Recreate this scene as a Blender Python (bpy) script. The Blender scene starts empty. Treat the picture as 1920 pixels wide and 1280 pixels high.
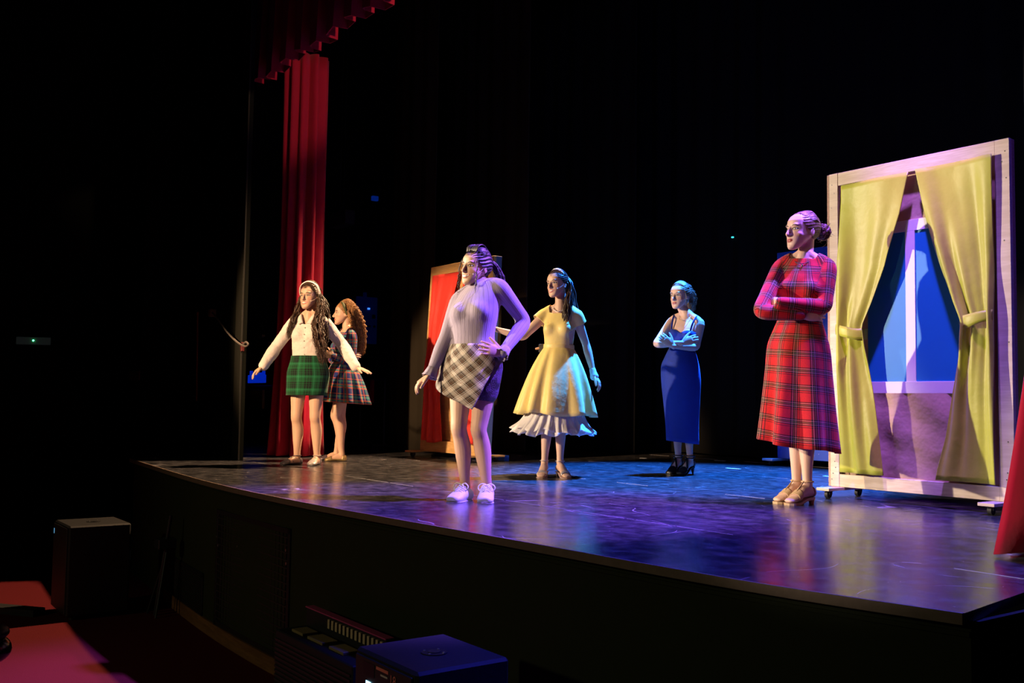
import bpy, math, random
import numpy as np
from mathutils import Vector, Matrix

# ------------------------------------------------------------------ camera
FPX = 1867.0                      # 35 mm lens on a 36 mm sensor, in pixels of the 1920 frame
HC = 0.615                        # camera height above the stage floor (stage floor is z = 0)
YAW, PITCH, ROLL = math.radians(36), math.atan(112 / FPX), math.radians(.8)
VD = np.array([-math.cos(YAW), math.sin(YAW), 0.])      # horizontal view direction
VR = np.array([math.sin(YAW), math.cos(YAW), 0.])       # horizontal right
VZ = np.array([0., 0., 1.])
_F = math.cos(PITCH) * VD + math.sin(PITCH) * VZ
_U0 = -math.sin(PITCH) * VD + math.cos(PITCH) * VZ
_R = math.cos(ROLL) * VR + math.sin(ROLL) * _U0
_U = -math.sin(ROLL) * VR + math.cos(ROLL) * _U0
CO = np.array([0., 0., HC])

S = bpy.context.scene
COL = S.collection
cam_data = bpy.data.cameras.new('camera')
cam_data.sensor_width = 36
cam_data.lens = 36 * FPX / 1920
cam_data.clip_start, cam_data.clip_end = .05, 100
cam = bpy.data.objects.new('camera', cam_data)
cam.matrix_world = Matrix(((_R[0], _U[0], -_F[0], CO[0]), (_R[1], _U[1], -_F[1], CO[1]),
                           (_R[2], _U[2], -_F[2], CO[2]), (0, 0, 0, 1)))
COL.objects.link(cam)
S.camera = cam

# ------------------------------------------------------------------ world, lights, exposure
S.view_settings.view_transform = 'Standard'
S.view_settings.look = 'None'
S.view_settings.exposure = 0.0
S.view_settings.gamma = 1.0
S.view_settings.use_curve_mapping = False
w = bpy.data.worlds.new('dark_house')
S.world = w
w.use_nodes = True
w.node_tree.nodes['Background'].inputs[0].default_value = (.5, .55, .6, 1)
w.node_tree.nodes['Background'].inputs[1].default_value = .0012

def spot(name, loc, target, color, watt, cone, blend=.35, size=.12):
    l = bpy.data.lights.new(name, 'SPOT')
    l.color = color
    l.energy = watt
    l.spot_size = math.radians(cone)
    l.spot_blend = blend
    l.shadow_soft_size = size
    o = bpy.data.objects.new(name, l)
    o.location = loc
    o.rotation_euler = (Vector(target) - Vector(loc)).to_track_quat('-Z', 'Y').to_euler()
    COL.objects.link(o)
    return o

WARM, AMBER = (1., .74, .48), (1., .62, .33)
VIOLET, BLUE, CYAN = (.23, .11, 1.), (.05, .05, 1.), (.02, .19, 1.)
# low front-of-house lights, far back in the hall
spot('front_light_near', (-13.3, -3.4, 3.3), (-3.9, 4.85, 1.45), (1., .80, .60), 10000, 17, .35, .08)
spot('front_light_centre', (-11.5, -7., 3.6), (-6.45, 4.3, 1.0), WARM, 11000, 12.5, .5, .12)
spot('front_light_apron', (-7.8, -8., 4.0), (-5.2, 3.5, 1.0), WARM, 7000, 9.5, .5, .10)
spot('front_light_right', (-2.6, -9., 3.5), (-2.15, 4.2, .55), (1., .82, .68), 7000, 8.5, .6, .10)
# added dim fill over the stage front, in place of house bounce
spot('fascia_fill', (-5.5, -10., 4.5), (-5.0, 2.5, -.4), (1., .95, .55), 480, 46, 1., .3)
spot('front_light_left', (-5.6, -6.5, 4.6), (-8.85, 4.9, .92), AMBER, 11000, 12.6, .35, .12)
# overhead lights hung above the stage
spot('top_light_violet', (-2.75, 6.2, 5.6), (-4.85, 3.35, .0), VIOLET, 10500, 30, .5, .08)
spot('top_light_blue', (-6.2, 7.5, 6.2), (-6.0, 6.3, .3), CYAN, 26000, 38, .6, .08)
spot('top_light_right', (-3.8, 6.5, 6.2), (-3.9, 5.1, 1.2), (.36, .08, 1.), 2400, 26, .5, .08)
spot('top_light_flat', (-3.3, 4.4, 6.0), (-3.6, 5.75, .9), (.36, .14, 1.), 3600, 17, .8, .12)
spot('top_light_deep_blue', (-2.4, 5.2, 6.2), (-2.6, 4.0, 0.), BLUE, 4500, 44, .8, .15)
spot('top_light_amber', (-8.3, 6.6, 5.6), (-8.0, 3.4, .0), AMBER, 4200, 50, .6, .10)
spot('back_light_magenta', (-4.6, 7.2, 5.9), (-6.4, .6, -1.1), (.70, .12, .75), 2200, 17, .6, .10)
spot('side_light_warm', (-2.3, 4.95, 4.7), (-8.0, 4.2, 4.1), (1., .6, .4), 600, 14, .6, .08)

# ------------------------------------------------------------------ point helpers (pixels of the 1920x1280 photo -> world)
def ray(x, y): return (x - 960) / FPX * _R - (y - 640) / FPX * _U + _F
def gp(x, y, z=0.):
    v = ray(x, y); return CO + v * ((z - HC) / v[2])
def vp(x, y, D):
    v = ray(x, y); return CO + v * (D / (v @ VD))
def yp(x, y, Y):
    v = ray(x, y); return CO + v * (Y / v[1])
def xp(x, y, X):
    v = ray(x, y); return CO + v * (X / v[0])
def V(a, b, c=0.): return a * VR + b * VZ + c * VD       # photo-right, up, away
def nrm(v):
    v = np.asarray(v, float); return v / (np.linalg.norm(v) + 1e-12)

# ------------------------------------------------------------------ materials
class X:
    """tiny wrapper to write shader maths as expressions"""
    def __init__(s, nt, sock): s.nt, s.k = nt, sock
    def _m(s, op, *a):
        n = s.nt.nodes.new('ShaderNodeMath'); n.operation = op
        for i, v in enumerate((s,) + a):
            if isinstance(v, X): s.nt.links.new(v.k, n.inputs[i])
            else: n.inputs[i].default_value = v
        return X(s.nt, n.outputs[0])
    def __add__(s, o): return s._m('ADD', o)
    def __sub__(s, o): return s._m('SUBTRACT', o)
    def __mul__(s, o): return s._m('MULTIPLY', o)
    def __truediv__(s, o): return s._m('DIVIDE', o)
    def abs(s): return s._m('ABSOLUTE')
    def fract(s): return s._m('FRACT')
    def sin(s): return s._m('SINE')
    def max(s, o): return s._m('MAXIMUM', o)
    def min(s, o): return s._m('MINIMUM', o)
    def step(s, a, b):           # 0 below a, 1 above b (a may be larger than b)
        n = s.nt.nodes.new('ShaderNodeMapRange'); n.interpolation_type = 'SMOOTHSTEP'
        s.nt.links.new(s.k, n.inputs[0])
        if a < b: n.inputs[1].default_value, n.inputs[2].default_value, n.inputs[3].default_value, n.inputs[4].default_value = a, b, 0, 1
        else: n.inputs[1].default_value, n.inputs[2].default_value, n.inputs[3].default_value, n.inputs[4].default_value = b, a, 1, 0
        return X(s.nt, n.outputs[0])
def cmix(nt, f, a, b, mode='MIX'):
    n = nt.nodes.new('ShaderNodeMix'); n.data_type = 'RGBA'; n.blend_type = mode
    if isinstance(f, X): nt.links.new(f.k, n.inputs[0])
    else: n.inputs[0].default_value = f
    for i, c in ((6, a), (7, b)):
        if isinstance(c, (tuple, list)): n.inputs[i].default_value = (*c[:3], 1)
        else: nt.links.new(c, n.inputs[i])
    return n.outputs[2]
def base(name, color=(.5, .5, .5), rough=.6, spec=.4, metal=0., sheen=0., emit=None, estr=0., alpha=1.):
    m = bpy.data.materials.new(name); m.use_nodes = True
    nt = m.node_tree; b = nt.nodes['Principled BSDF']
    b.inputs['Base Color'].default_value = (*color, 1)
    b.inputs['Roughness'].default_value = rough
    b.inputs['Specular IOR Level'].default_value = spec
    b.inputs['Metallic'].default_value = metal
    b.inputs['Alpha'].default_value = alpha
    if sheen: b.inputs['Sheen Weight'].default_value = sheen
    if emit: b.inputs['Emission Color'].default_value = (*emit, 1); b.inputs['Emission Strength'].default_value = estr
    return m, nt, b
def noise(nt, scale, detail=3, vec=None, rough=.55, stretch=None, coord='Object'):
    n = nt.nodes.new('ShaderNodeTexNoise'); n.inputs['Scale'].default_value = scale
    n.inputs['Detail'].default_value = detail; n.inputs['Roughness'].default_value = rough
    if vec is None:
        tc = nt.nodes.new('ShaderNodeTexCoord'); vec = tc.outputs[coord]
    if stretch:
        mp = nt.nodes.new('ShaderNodeMapping'); mp.inputs['Scale'].default_value = stretch
        nt.links.new(vec, mp.inputs[0]); vec = mp.outputs[0]
    nt.links.new(vec, n.inputs['Vector'])
    return X(nt, n.outputs['Fac'])
def bump(nt, b, h, strength=.3, dist=.01):
    n = nt.nodes.new('ShaderNodeBump'); n.inputs['Strength'].default_value = strength; n.inputs['Distance'].default_value = dist
    nt.links.new(h.k, n.inputs['Height']); nt.links.new(n.outputs[0], b.inputs['Normal'])
def plain(name, color, rough=.6, var=.12, scale=30, bmp=0., bdist=.005, **k):
    """one colour with slight procedural mottling"""
    m, nt, b = base(name, color, rough, **k)
    f = noise(nt, scale)
    c2 = tuple(min(1, c * (1 + var)) for c in color); c1 = tuple(c * (1 - var) for c in color)
    nt.links.new(cmix(nt, f, c1, c2), b.inputs['Base Color'])
    if bmp: bump(nt, b, f, bmp, bdist)
    return m
def cloth(name, color, rough=.75, sheen=.15, wr=.35, scale=9, weave=True, stretch=None, **k):
    k.setdefault('spec', .25); m, nt, b = base(name, color, rough, sheen=sheen, **k)
    f = noise(nt, scale, 4, stretch=stretch)
    nt.links.new(cmix(nt, f, tuple(c * .88 for c in color), tuple(min(1, c * 1.1) for c in color)), b.inputs['Base Color'])
    h = f
    if weave: h = f + noise(nt, 260, 1) * .012
    bump(nt, b, h, wr, .03)
    return m
def wood(name, color, dark, axis=(1, 1, 14), rough=.55):
    m, nt, b = base(name, color, rough, spec=.3)
    f = noise(nt, 2.2, 5, stretch=axis)
    g = noise(nt, 9, 4, stretch=axis)
    nt.links.new(cmix(nt, (f * .6 + g * .4).step(.38, .66), dark, color), b.inputs['Base Color'])
    bump(nt, b, g, .08, .004)
    return m

# ------------------------------------------------------------------ mesh helpers
def link(name, me, m=None, parent=None, smooth=False):
    o = bpy.data.objects.new(name, me); COL.objects.link(o)
    if m is not None and not me.materials: me.materials.append(m)
    if parent is not None: o.parent = parent
    if smooth:
        me.polygons.foreach_set('use_smooth', [True] * len(me.polygons))
    return o
def mesh(name, vs, fs, m=None, parent=None, smooth=False, org=None):
    vs = np.asarray(vs, float)
    if org is not None: vs = vs - np.asarray(org)
    me = bpy.data.meshes.new(name)
    me.from_pydata([tuple(v) for v in vs], [], [tuple(int(i) for i in f) for f in fs]); me.update()
    return link(name, me, m, parent, smooth)
def empty(name, loc=(0, 0, 0), rz=0.):
    o = bpy.data.objects.new(name, None); o.empty_display_size = .1
    o.location = loc; o.rotation_euler = (0, 0, rz); COL.objects.link(o); return o
def tag(o, label=None, cat=None, group=None, kind=None):
    if label: o['label'] = label
    if cat: o['category'] = cat
    if group: o['group'] = group
    if kind: o['kind'] = kind
    return o
class MB:
    """collects shapes for ONE mesh object"""
    def __init__(s): s.v, s.f, s.n = [], [], 0
    def add(s, vs, fs):
        vs = np.asarray(vs, float); s.v.append(vs)
        s.f += [tuple(int(i) + s.n for i in f) for f in fs]; s.n += len(vs); return s
    def box(s, lo, hi, bev=0.):
        x0, y0, z0 = lo; x1, y1, z1 = hi
        if bev <= 0:
            vs = [(x, y, z) for x in (x0, x1) for y in (y0, y1) for z in (z0, z1)]
            return s.add(vs, [(0, 1, 3, 2), (4, 6, 7, 5), (0, 4, 5, 1), (2, 3, 7, 6), (0, 2, 6, 4), (1, 5, 7, 3)])
        c = (np.array(lo) + np.array(hi)) / 2; h = (np.array(hi) - np.array(lo)) / 2
        bev = min(bev, .45 * h.min() * 2)
        # chamfered box
        vs, idx = [], {}
        for sx in (-1, 1):
            for sy in (-1, 1):
                for sz in (-1, 1):
                    for ax in range(3):
                        p = np.array([sx, sy, sz]) * (h - bev); p[ax] += (sx, sy, sz)[ax] * bev
                        idx[(sx, sy, sz, ax)] = len(vs); vs.append(c + p)
        I = lambda sx, sy, sz, ax: idx[(sx, sy, sz, ax)]
        fs = []
        for sg in (-1, 1):
            fs.append([I(sg, a, b, 0) for a, b in ((-1, -1), (1, -1), (1, 1), (-1, 1))][::sg])
            fs.append([I(a, sg, b, 1) for a, b in ((-1, -1), (-1, 1), (1, 1), (1, -1))][::sg])
            fs.append([I(a, b, sg, 2) for a, b in ((-1, -1), (1, -1), (1, 1), (-1, 1))][::sg])
            for t in (-1, 1):
                fs.append([I(sg, t, -1, 0), I(sg, t, 1, 0), I(sg, t, 1, 1), I(sg, t, -1, 1)])
                fs.append([I(sg, -1, t, 0), I(sg, 1, t, 0), I(sg, 1, t, 2), I(sg, -1, t, 2)])
                fs.append([I(-1, sg, t, 1), I(1, sg, t, 1), I(1, sg, t, 2), I(-1, sg, t, 2)])
        for sx in (-1, 1):
            for sy in (-1, 1):
                for sz in (-1, 1): fs.append([I(sx, sy, sz, a) for a in range(3)])
        return s.add(vs, fs)
    def cyl(s, a, b, r0, r1=None, n=16):
        a, b = np.array(a, float), np.array(b, float); r1 = r0 if r1 is None else r1
        t = nrm(b - a); u = nrm(np.cross(t, (0, 0, 1) if abs(t[2]) < .9 else (1, 0, 0))); v = np.cross(t, u)
        an = np.arange(n) * 2 * np.pi / n
        ring = np.cos(an)[:, None] * u + np.sin(an)[:, None] * v
        return s.add(np.vstack([a + ring * r0, b + ring * r1]), [(i, (i + 1) % n, n + (i + 1) % n, n + i) for i in range(n)] + [tuple(range(n))[::-1], tuple(range(n, 2 * n))])
    def tube(s, pts, r, n=8, sub=0):
        vs, fs = tube(pts, r, n, sub=sub); return s.add(vs, fs)
    def grid(s, P):
        h, w = P.shape[:2]
        return s.add(P.reshape(-1, 3), [(i * w + j, i * w + j + 1, (i + 1) * w + j + 1, (i + 1) * w + j) for i in range(h - 1) for j in range(w - 1)])
    def prism(s, poly, z0, z1):
        n = len(poly)
        return s.add([(x, y, z0) for x, y in poly] + [(x, y, z1) for x, y in poly], [(i, (i + 1) % n, n + (i + 1) % n, n + i) for i in range(n)] + [tuple(range(n))[::-1], tuple(range(n, 2 * n))])
    def build(s, name, m, parent=None, smooth=False, org=None):
        return mesh(name, np.vstack(s.v), s.f, m, parent, smooth, org)
def catmull(P, sub):
    P = np.asarray(P, float)
    if sub <= 1 or len(P) < 3: return P
    Q = np.vstack([2 * P[0] - P[1], P, 2 * P[-1] - P[-2]]); out = []
    for i in range(1, len(Q) - 2):
        for k in range(sub):
            t = k / sub
            out.append(.5 * ((2 * Q[i]) + (-Q[i - 1] + Q[i + 1]) * t + (2 * Q[i - 1] - 5 * Q[i] + 4 * Q[i + 1] - Q[i + 2]) * t * t + (-Q[i - 1] + 3 * Q[i] - 3 * Q[i + 1] + Q[i + 2]) * t ** 3))
    out.append(P[-1]); return np.array(out)
def tube(pts, rad, n=12, sub=0, ref=None, cap=True):
    """tube along points; rad = number, list, or list of (ra, rb) pairs: rb across the reference direction"""
    P = np.asarray(pts, float); k = len(P)
    rad = np.array([(q, q) if np.isscalar(q) else q for q in (rad if hasattr(rad, '__len__') else [rad] * k)], float)
    if sub > 1:
        A = catmull(np.hstack([P, rad]), sub); P, rad = A[:, :3], np.maximum(A[:, 3:], 1e-4); k = len(P)
    T = np.gradient(P, axis=0); T /= np.linalg.norm(T, axis=1)[:, None] + 1e-12
    u = np.asarray(ref, float) if ref is not None else np.array([0, 0, 1.]) if abs(T[0][2]) < .9 else np.array([1., 0, 0])
    an = np.arange(n) * 2 * np.pi / n; ca, sa = np.cos(an)[:, None], np.sin(an)[:, None]
    rows = []
    fr = []
    for i in range(k):
        if ref is not None: u = np.asarray(ref, float)
        u = nrm(u - T[i] * (u @ T[i])); v = np.cross(T[i], u); fr.append((u, v))
    if cap:
        for q in (.95, .75, .4):
            c = math.sqrt(1 - q * q); u, v = fr[0]; e = -(1 - c) * 0
            rows.append(P[0] - T[0] * min(rad[0]) * q + (ca * u * rad[0][0] + sa * v * rad[0][1]) * c)
    for i in range(k):
        u, v = fr[i]; rows.append(P[i] + ca * u * rad[i][0] + sa * v * rad[i][1])
    if cap:
        for q in (.4, .75, .95):
            c = math.sqrt(1 - q * q); u, v = fr[-1]
            rows.append(P[-1] + T[-1] * min(rad[-1]) * q + (ca * u * rad[-1][0] + sa * v * rad[-1][1]) * c)
    return loft(rows)
def loft(rows, closed=True):
    n = len(rows[0]); k = len(rows); vs = np.vstack(rows)
    fs = [(i * n + j, i * n + (j + 1) % n, (i + 1) * n + (j + 1) % n, (i + 1) * n + j) for i in range(k - 1) for j in range(n)]
    if closed:
        vs = np.vstack([vs, rows[0].mean(0), rows[-1].mean(0)]); a, b = n * k, n * k + 1
        fs += [(a, (j + 1) % n, j) for j in range(n)] + [(b, (k - 1) * n + j, (k - 1) * n + (j + 1) % n) for j in range(n)]
    return vs, fs
def ellipsoid(c, r, A=None, n=14, m=10):
    rows = []
    for i in range(1, m):
        ph = math.pi * i / m; an = np.arange(n) * 2 * np.pi / n
        rows.append(np.stack([r[0] * math.sin(ph) * np.cos(an), r[1] * math.sin(ph) * np.sin(an), np.full(n, -r[2] * math.cos(ph))], 1))
    vs, fs = loft(rows); vs[-2] = (0, 0, -r[2]); vs[-1] = (0, 0, r[2])
    if A is not None: vs = vs @ np.asarray(A)        # rows of A: local axes in world
    return vs + np.asarray(c, float), fs

# ------------------------------------------------------------------ shared materials
M = {}
M['black_cloth'] = cloth('black_drape', (.012, .012, .013), .9, 0., .2, 3, spec=.03)
M['brown_cloth'] = cloth('dark_brown_drape', (.026, .021, .015), .9, 0., .2, 3, spec=.03)
M['red_velvet'] = cloth('red_velvet', (.42, .005, .034), .8, .12, .25, 5)
M['wall'] = plain('dark_green_paint', (.022, .026, .011), .7, .1, 8, .1, spec=.1)
M['wall_dark'] = plain('charcoal_paint', (.007, .008, .006), .9, .1, 6, spec=.04)
M['black'] = plain('black_plastic', (.010, .010, .011), .5, .1, 40)
M['black_wood'] = plain('black_painted_plywood', (.018, .018, .019), .6, .15, 60, .1, spec=.2)
M['metal'] = plain('bright_steel', (.55, .55, .57), .3, .05, 20, metal=.9)
M['dark_metal'] = plain('dark_steel', (.06, .06, .065), .4, .1, 20, metal=.7)
M['skirting'] = wood('tan_skirting', (.22, .10, .035), (.14, .06, .02), (1, 1, 9))
# ------------------------------------------------------------------ the setting: stage, hall, drapes
def stage_floor_material():
    m, nt, b = base('worn_black_stage_vinyl', (.03, .03, .035), .3, spec=.5)
    big = noise(nt, .9, 4); fine = noise(nt, 9, 6, rough=.65); scr = noise(nt, 5, 6, stretch=(.5, 2.2, 1), rough=.75)
    ln = (noise(nt, 1.1, 1) - .5).abs().step(.0016, .0006) * noise(nt, 3.1, 2, stretch=(1.3, 1, 1)).step(.50, .60)
    ln2 = (noise(nt, 2.1, 1, stretch=(1, .5, 1)) - .47).abs().step(.0020, .0008) * noise(nt, 2.2, 2, stretch=(.8, 1.2, 1)).step(.55, .64)
    spk = noise(nt, 55, 2)
    c = cmix(nt, fine.step(.35, .75), (.022, .022, .026), (.085, .082, .088))
    c = cmix(nt, scr.step(.62, .74) * .8, c, (.22, .21, .22))
    c = cmix(nt, spk.step(.70, .78) * .7, c, (.40, .38, .40))
    c = cmix(nt, ln.max(ln2) * .8, c, (.38, .36, .38))
    nt.links.new(c, b.inputs['Base Color'])
    r = fine * .22 + big * .12 + .05
    nt.links.new(r.k, b.inputs['Roughness'])
    bump(nt, b, fine * .5 + scr * .5, .12, .004)
    return m
M['stage'] = stage_floor_material()
EDGE = [(-10.35, 2.86), (-10.2, 2.78), (-9.5, 2.71), (-8.8, 2.645), (-7.9, 2.565), (-7.08, 2.515), (-6.3, 2.50), (-5.58, 2.515), (-5.12, 2.54), (-4.3, 2.60), (-3.48, 2.66), (-2.74, 2.71), (-2.2, 2.77), (-1.645, 2.885)]
EDGE = [tuple(p) for p in catmull(np.array([(x, y, 0) for x, y in EDGE]), 4)[:, :2]]
SIDE = [(-1.72, 3.39), (-1.72, 3.6), (1.2, 3.6), (1.2, 9.6), (-14.5, 9.6), (-14.5, 3.6), (-10.9, 3.6)]
fl = MB().prism(EDGE + SIDE, -.035, 0).build('floor', M['stage'])
tag(fl, kind='structure')
# long seams between the vinyl lengths, pale with dust
seam_m = plain('dusty_seam', (.30, .28, .30), .6, .4, 25)
for y in (3.645, 5.23, 6.82, 8.40):
    x1 = -1.75
    P = MB()
    xs = np.linspace(-10.2, x1, 24); rng = np.random.default_rng(int(y * 10))
    for a, c in zip(xs[:-1], xs[1:]):
        if rng.random() < (.85 if y < 4 else .35):
            P.box((a, y - .0022, 0), (c - .05 * rng.random(), y + .0022, .0012))
    P.build('seam', seam_m, fl)
# stage front
def offset_edge(d): return [(x, y + d) for x, y in EDGE]
fa = MB()
n = len(EDGE)
o1 = offset_edge(.035)
for i in range(n - 1):
    (x0, y0), (x1, y1) = o1[i], o1[i + 1]
    fa.add([(x0, y0, -1.1), (x1, y1, -1.1), (x1, y1, -.035), (x0, y0, -.035), (x0, y0 + .05, -1.1), (x1, y1 + .05, -1.1), (x1, y1 + .05, -.035), (x0, y0 + .05, -.035)],
           [(0, 1, 2, 3), (5, 4, 7, 6), (0, 4, 5, 1), (3, 2, 6, 7)])
(x0, y0) = o1[-1]
fa.box((x0 - .02, y0, -1.1), (x0 + .0, 3.6, -.035))
tag(fa.build('wall_stage_front', M['wall']), kind='structure')
def strip(name, z0, z1, d0, d1, m, kind=None, x_lim=None, parent=None):
    P = MB(); a, c = offset_edge(d0), offset_edge(d1)
    for i in range(n - 1):
        if x_lim and not (x_lim[0] <= EDGE[i][0] <= x_lim[1]): continue
        P.add([(*a[i], z0), (*a[i + 1], z0), (*a[i + 1], z1), (*a[i], z1), (*c[i], z0), (*c[i + 1], z0), (*c[i + 1], z1), (*c[i], z1)],
              [(0, 1, 2, 3), (5, 4, 7, 6), (0, 4, 5, 1), (3, 2, 6, 7), (0, 3, 7, 4), (1, 5, 6, 2)])
    o = P.build(name, m, parent)
    if kind: tag(o, kind=kind)
    return o
M['nosing'] = plain('worn_brown_nosing', (.16, .11, .08), .5, .25, 30)
strip('trim_1', -.034, .001, -.012, -.0005, M['nosing'], 'structure')
strip('trim_2', -.075, -.060, .026, .034, M['wall'], 'structure')
strip('baseboard_stage', -1.1, -1.0, .018, .034, M['skirting'], 'structure', (-8.75, -2))
# hall floor: red carpet
def carpet():
    m, nt, b = base('red_carpet', (.30, .02, .025), .95, spec=.1)
    f = noise(nt, 160, 3); g = noise(nt, 1.2, 3)
    nt.links.new(cmix(nt, f * .6 + g * .4, (.060, .004, .006), (.11, .009, .012)), b.inputs['Base Color'])
    bump(nt, b, f, .5, .006)
    return m
tag(MB().box((-15.9, -12, -1.2), (4, 3.0, -1.1)).build('floor_hall', carpet()), kind='structure')
# left wall of the hall, slightly turned, with its skirting
wl = [(-12.72, 3.2), (-13.4, 1.6), (-15.6, -3.6), (-15.6, -12), (-15.9, -12), (-15.9, 3.6), (-12.72, 3.6)]
tag(MB().prism(wl, -1.1, 6.5).build('wall_left', M['wall_dark']), kind='structure')
bb = MB()
for (xa, ya), (xb, yb) in zip(wl[:2], wl[1:3]):
    t = nrm((xb - xa, yb - ya, 0)); q = np.array([-t[1], t[0], 0]) * -.015
    if (q @ np.array([1, 0, 0])) < 0: q = -q
    for z0, z1 in ((-1.1, -1.0),):
        bb.add([(xa, ya, z0), (xb, yb, z0), (xb, yb, z1), (xa, ya, z1), (xa + q[0], ya + q[1], z0), (xb + q[0], yb + q[1], z0), (xb + q[0], yb + q[1], z1), (xa + q[0], ya + q[1], z1)],
               [(0, 1, 2, 3), (4, 7, 6, 5), (3, 2, 6, 7), (0, 4, 5, 1), (0, 3, 7, 4), (1, 5, 6, 2)])
tag(bb.build('baseboard_left', M['skirting']), kind='structure')
# proscenium: left pier, right pier, top beam
M['pier'] = plain('olive_paint', (.005, .005, .002), .7, .1, 8)
tag(MB().box((-12.72, 3.6, 0), (-9.455, 3.64, 6.5)).build('wall_proscenium_left', M['wall_dark']), kind='structure')
tag(MB().box((-9.62, 3.582, 0), (-9.45, 3.6, 6.5), .004).build('trim_3', M['pier']), kind='structure')
tag(MB().box((-12.72, 3.2, -1.1), (-10.36, 3.95, 0)).build('wall_stage_left', M['wall_dark']), kind='structure')
tag(MB().box((-1.55, 3.6, -1.1), (1.4, 3.95, 6.5)).build('wall_proscenium_right', M['wall_dark']), kind='structure')
tag(MB().box((-14.5, 9.6, 0), (1.4, 9.8, 6.8)).build('wall_back', M['wall_dark']), kind='structure')
tag(MB().box((-14.7, 3.6, 0), (-14.5, 9.8, 6.8)).build('wall_wing_left', M['wall_dark']), kind='structure')
tag(MB().box((1.2, 3.95, 0), (1.4, 9.8, 6.8)).build('wall_wing_right', M['wall_dark']), kind='structure')

def drape(name, path, z0, z1, m, pleat=.16, amp=.035, seed=0, thick=.006, gather=None, flare=0., rows=14, wob=.4):
    """hanging cloth: plan path (x, y) with pleats; flare widens pleats at the hem"""
    rng = np.random.default_rng(seed)
    P = np.array([(x, y, 0) for x, y in path], float)
    if len(P) > 2: P = catmull(P, 8)
    L = np.concatenate([[0], np.cumsum(np.linalg.norm(np.diff(P, axis=0), axis=1))])
    k = max(8, int(L[-1] / pleat * 10)); s = np.linspace(0, L[-1], k)
    C = np.stack([np.interp(s, L, P[:, i]) for i in range(3)], 1)
    T = np.gradient(C, axis=0); T /= np.linalg.norm(T, axis=1)[:, None]; N = np.stack([-T[:, 1], T[:, 0], 0 * s], 1)
    ph = 2 * np.pi * s / pleat + np.cumsum(rng.normal(0, wob * .12, k))
    ampv = amp * (1 + .35 * np.sin(s / pleat * 1.3 + rng.random() * 6))
    G = []
    for i in range(rows):
        t = i / (rows - 1); z = z1 + (z0 - z1) * t
        a = ampv * (1 + flare * t * t)
        q = C + N * (a * np.sin(ph + .25 * np.sin(3 * t + s * 2)))[:, None] + T * (a * .35 * np.sin(2 * ph))[:, None]
        q[:, 2] = z + (0.006 * np.sin(ph * .5) if i == rows - 1 else 0)
        G.append(q)
    o = MB().grid(np.array(G)).build(name, m, smooth=True)
    md = o.modifiers.new('thickness', 'SOLIDIFY'); md.thickness = thick
    return o
# black masking
tag(drape('back_drape', [(-13.5, 8.95), (-3.3, 8.95), (.6, 8.95)], .02, 6.4, M['black_cloth'], .34, .03, 1), 'wide black drape closing off the back of the stage', 'drape')
tag(drape('leg_drape', [(-10.85, 6.02), (-10.3, 6.0), (-9.86, 6.03)], .02, 6.2, M['brown_cloth'], .30, .012, 2), 'dark brown masking drape hanging just left of the red-curtained wooden flat', 'drape', 'masking drapes in the wings')
tag(drape('leg_drape', [(-11.2, 7.0), (-10.4, 7.0), (-9.35, 7.0)], .02, 6.2, M['brown_cloth'], .30, .012, 3), 'dark masking drape behind the purple jumper woman and the red-curtained flat', 'drape', 'masking drapes in the wings')
tag(drape('leg_drape', [(-11.4, 8.2), (-10.4, 8.2), (-8.75, 8.2)], .02, 6.2, M['black_cloth'], .30, .012, 4), 'black masking drape farthest upstage behind the yellow dress woman', 'drape', 'masking drapes in the wings')
tag(drape('leg_drape', [(-3.30, 6.6), (-2.2, 6.6), (-.6, 6.6)], .02, 6.2, M['black_cloth'], .22, .03, 5), 'black masking drape at the right edge beside the window flat', 'drape', 'masking drapes in the wings')
# red house curtain: gathered bundle at the left, other half at the right edge
def bundle(name, c, rx, ry, z0, z1, folds, amp, seed, spread=0., lean=0.):
    rng = np.random.default_rng(seed); n = folds * 12; an = np.linspace(0, 2 * np.pi, n, endpoint=False)
    ph = an * folds + np.cumsum(rng.normal(0, .03, n)); ph -= np.linspace(0, ph[-1] - ph[0] - 2 * np.pi * folds * (n - 1) / n, n)
    am = amp * (1 + .5 * np.sin(an * 3 + 1) * rng.random())
    rows = []
    for t in np.linspace(0, 1, 26):
        g = 1 + spread * max(0, t - .55) ** 2 * 4
        a = am * (1 + .3 * np.sin(t * 4 + an * 2)) * (1 + .5 * t)
        rr = 1 + a * np.sin(ph + .3 * np.sin(2.5 * t)) / min(rx, ry)
        z = np.full(n, z1 + (z0 - z1) * t)
        if t == 1: z = z + .012 * np.abs(np.sin(ph / 2))
        rows.append(np.stack([c[0] + lean * (z1 + (z0 - z1) * t) + rx * g * np.cos(an) * rr, c[1] + ry * g * np.sin(an) * rr, z], 1))
    vs, fs = loft(rows, closed=False)
    o = mesh(name, vs, fs, M['red_velvet'], smooth=True)
    md = o.modifiers.new('thickness', 'SOLIDIFY'); md.thickness = .005
    return o
tag(bundle('house_curtain', (-9.88, 4.40), .12, .20, .01, 4.3, 10, .026, 7, .16), 'tall red velvet house curtain gathered behind the white blouse woman', 'curtain', 'red velvet house curtains')
tag(bundle('house_curtain', (-2.09, 4.50), .10, .25, .01, 4.3, 9, .026, 8, .42, .09), 'red velvet house curtain sweeping the floor at the right edge', 'curtain', 'red velvet house curtains')
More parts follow.
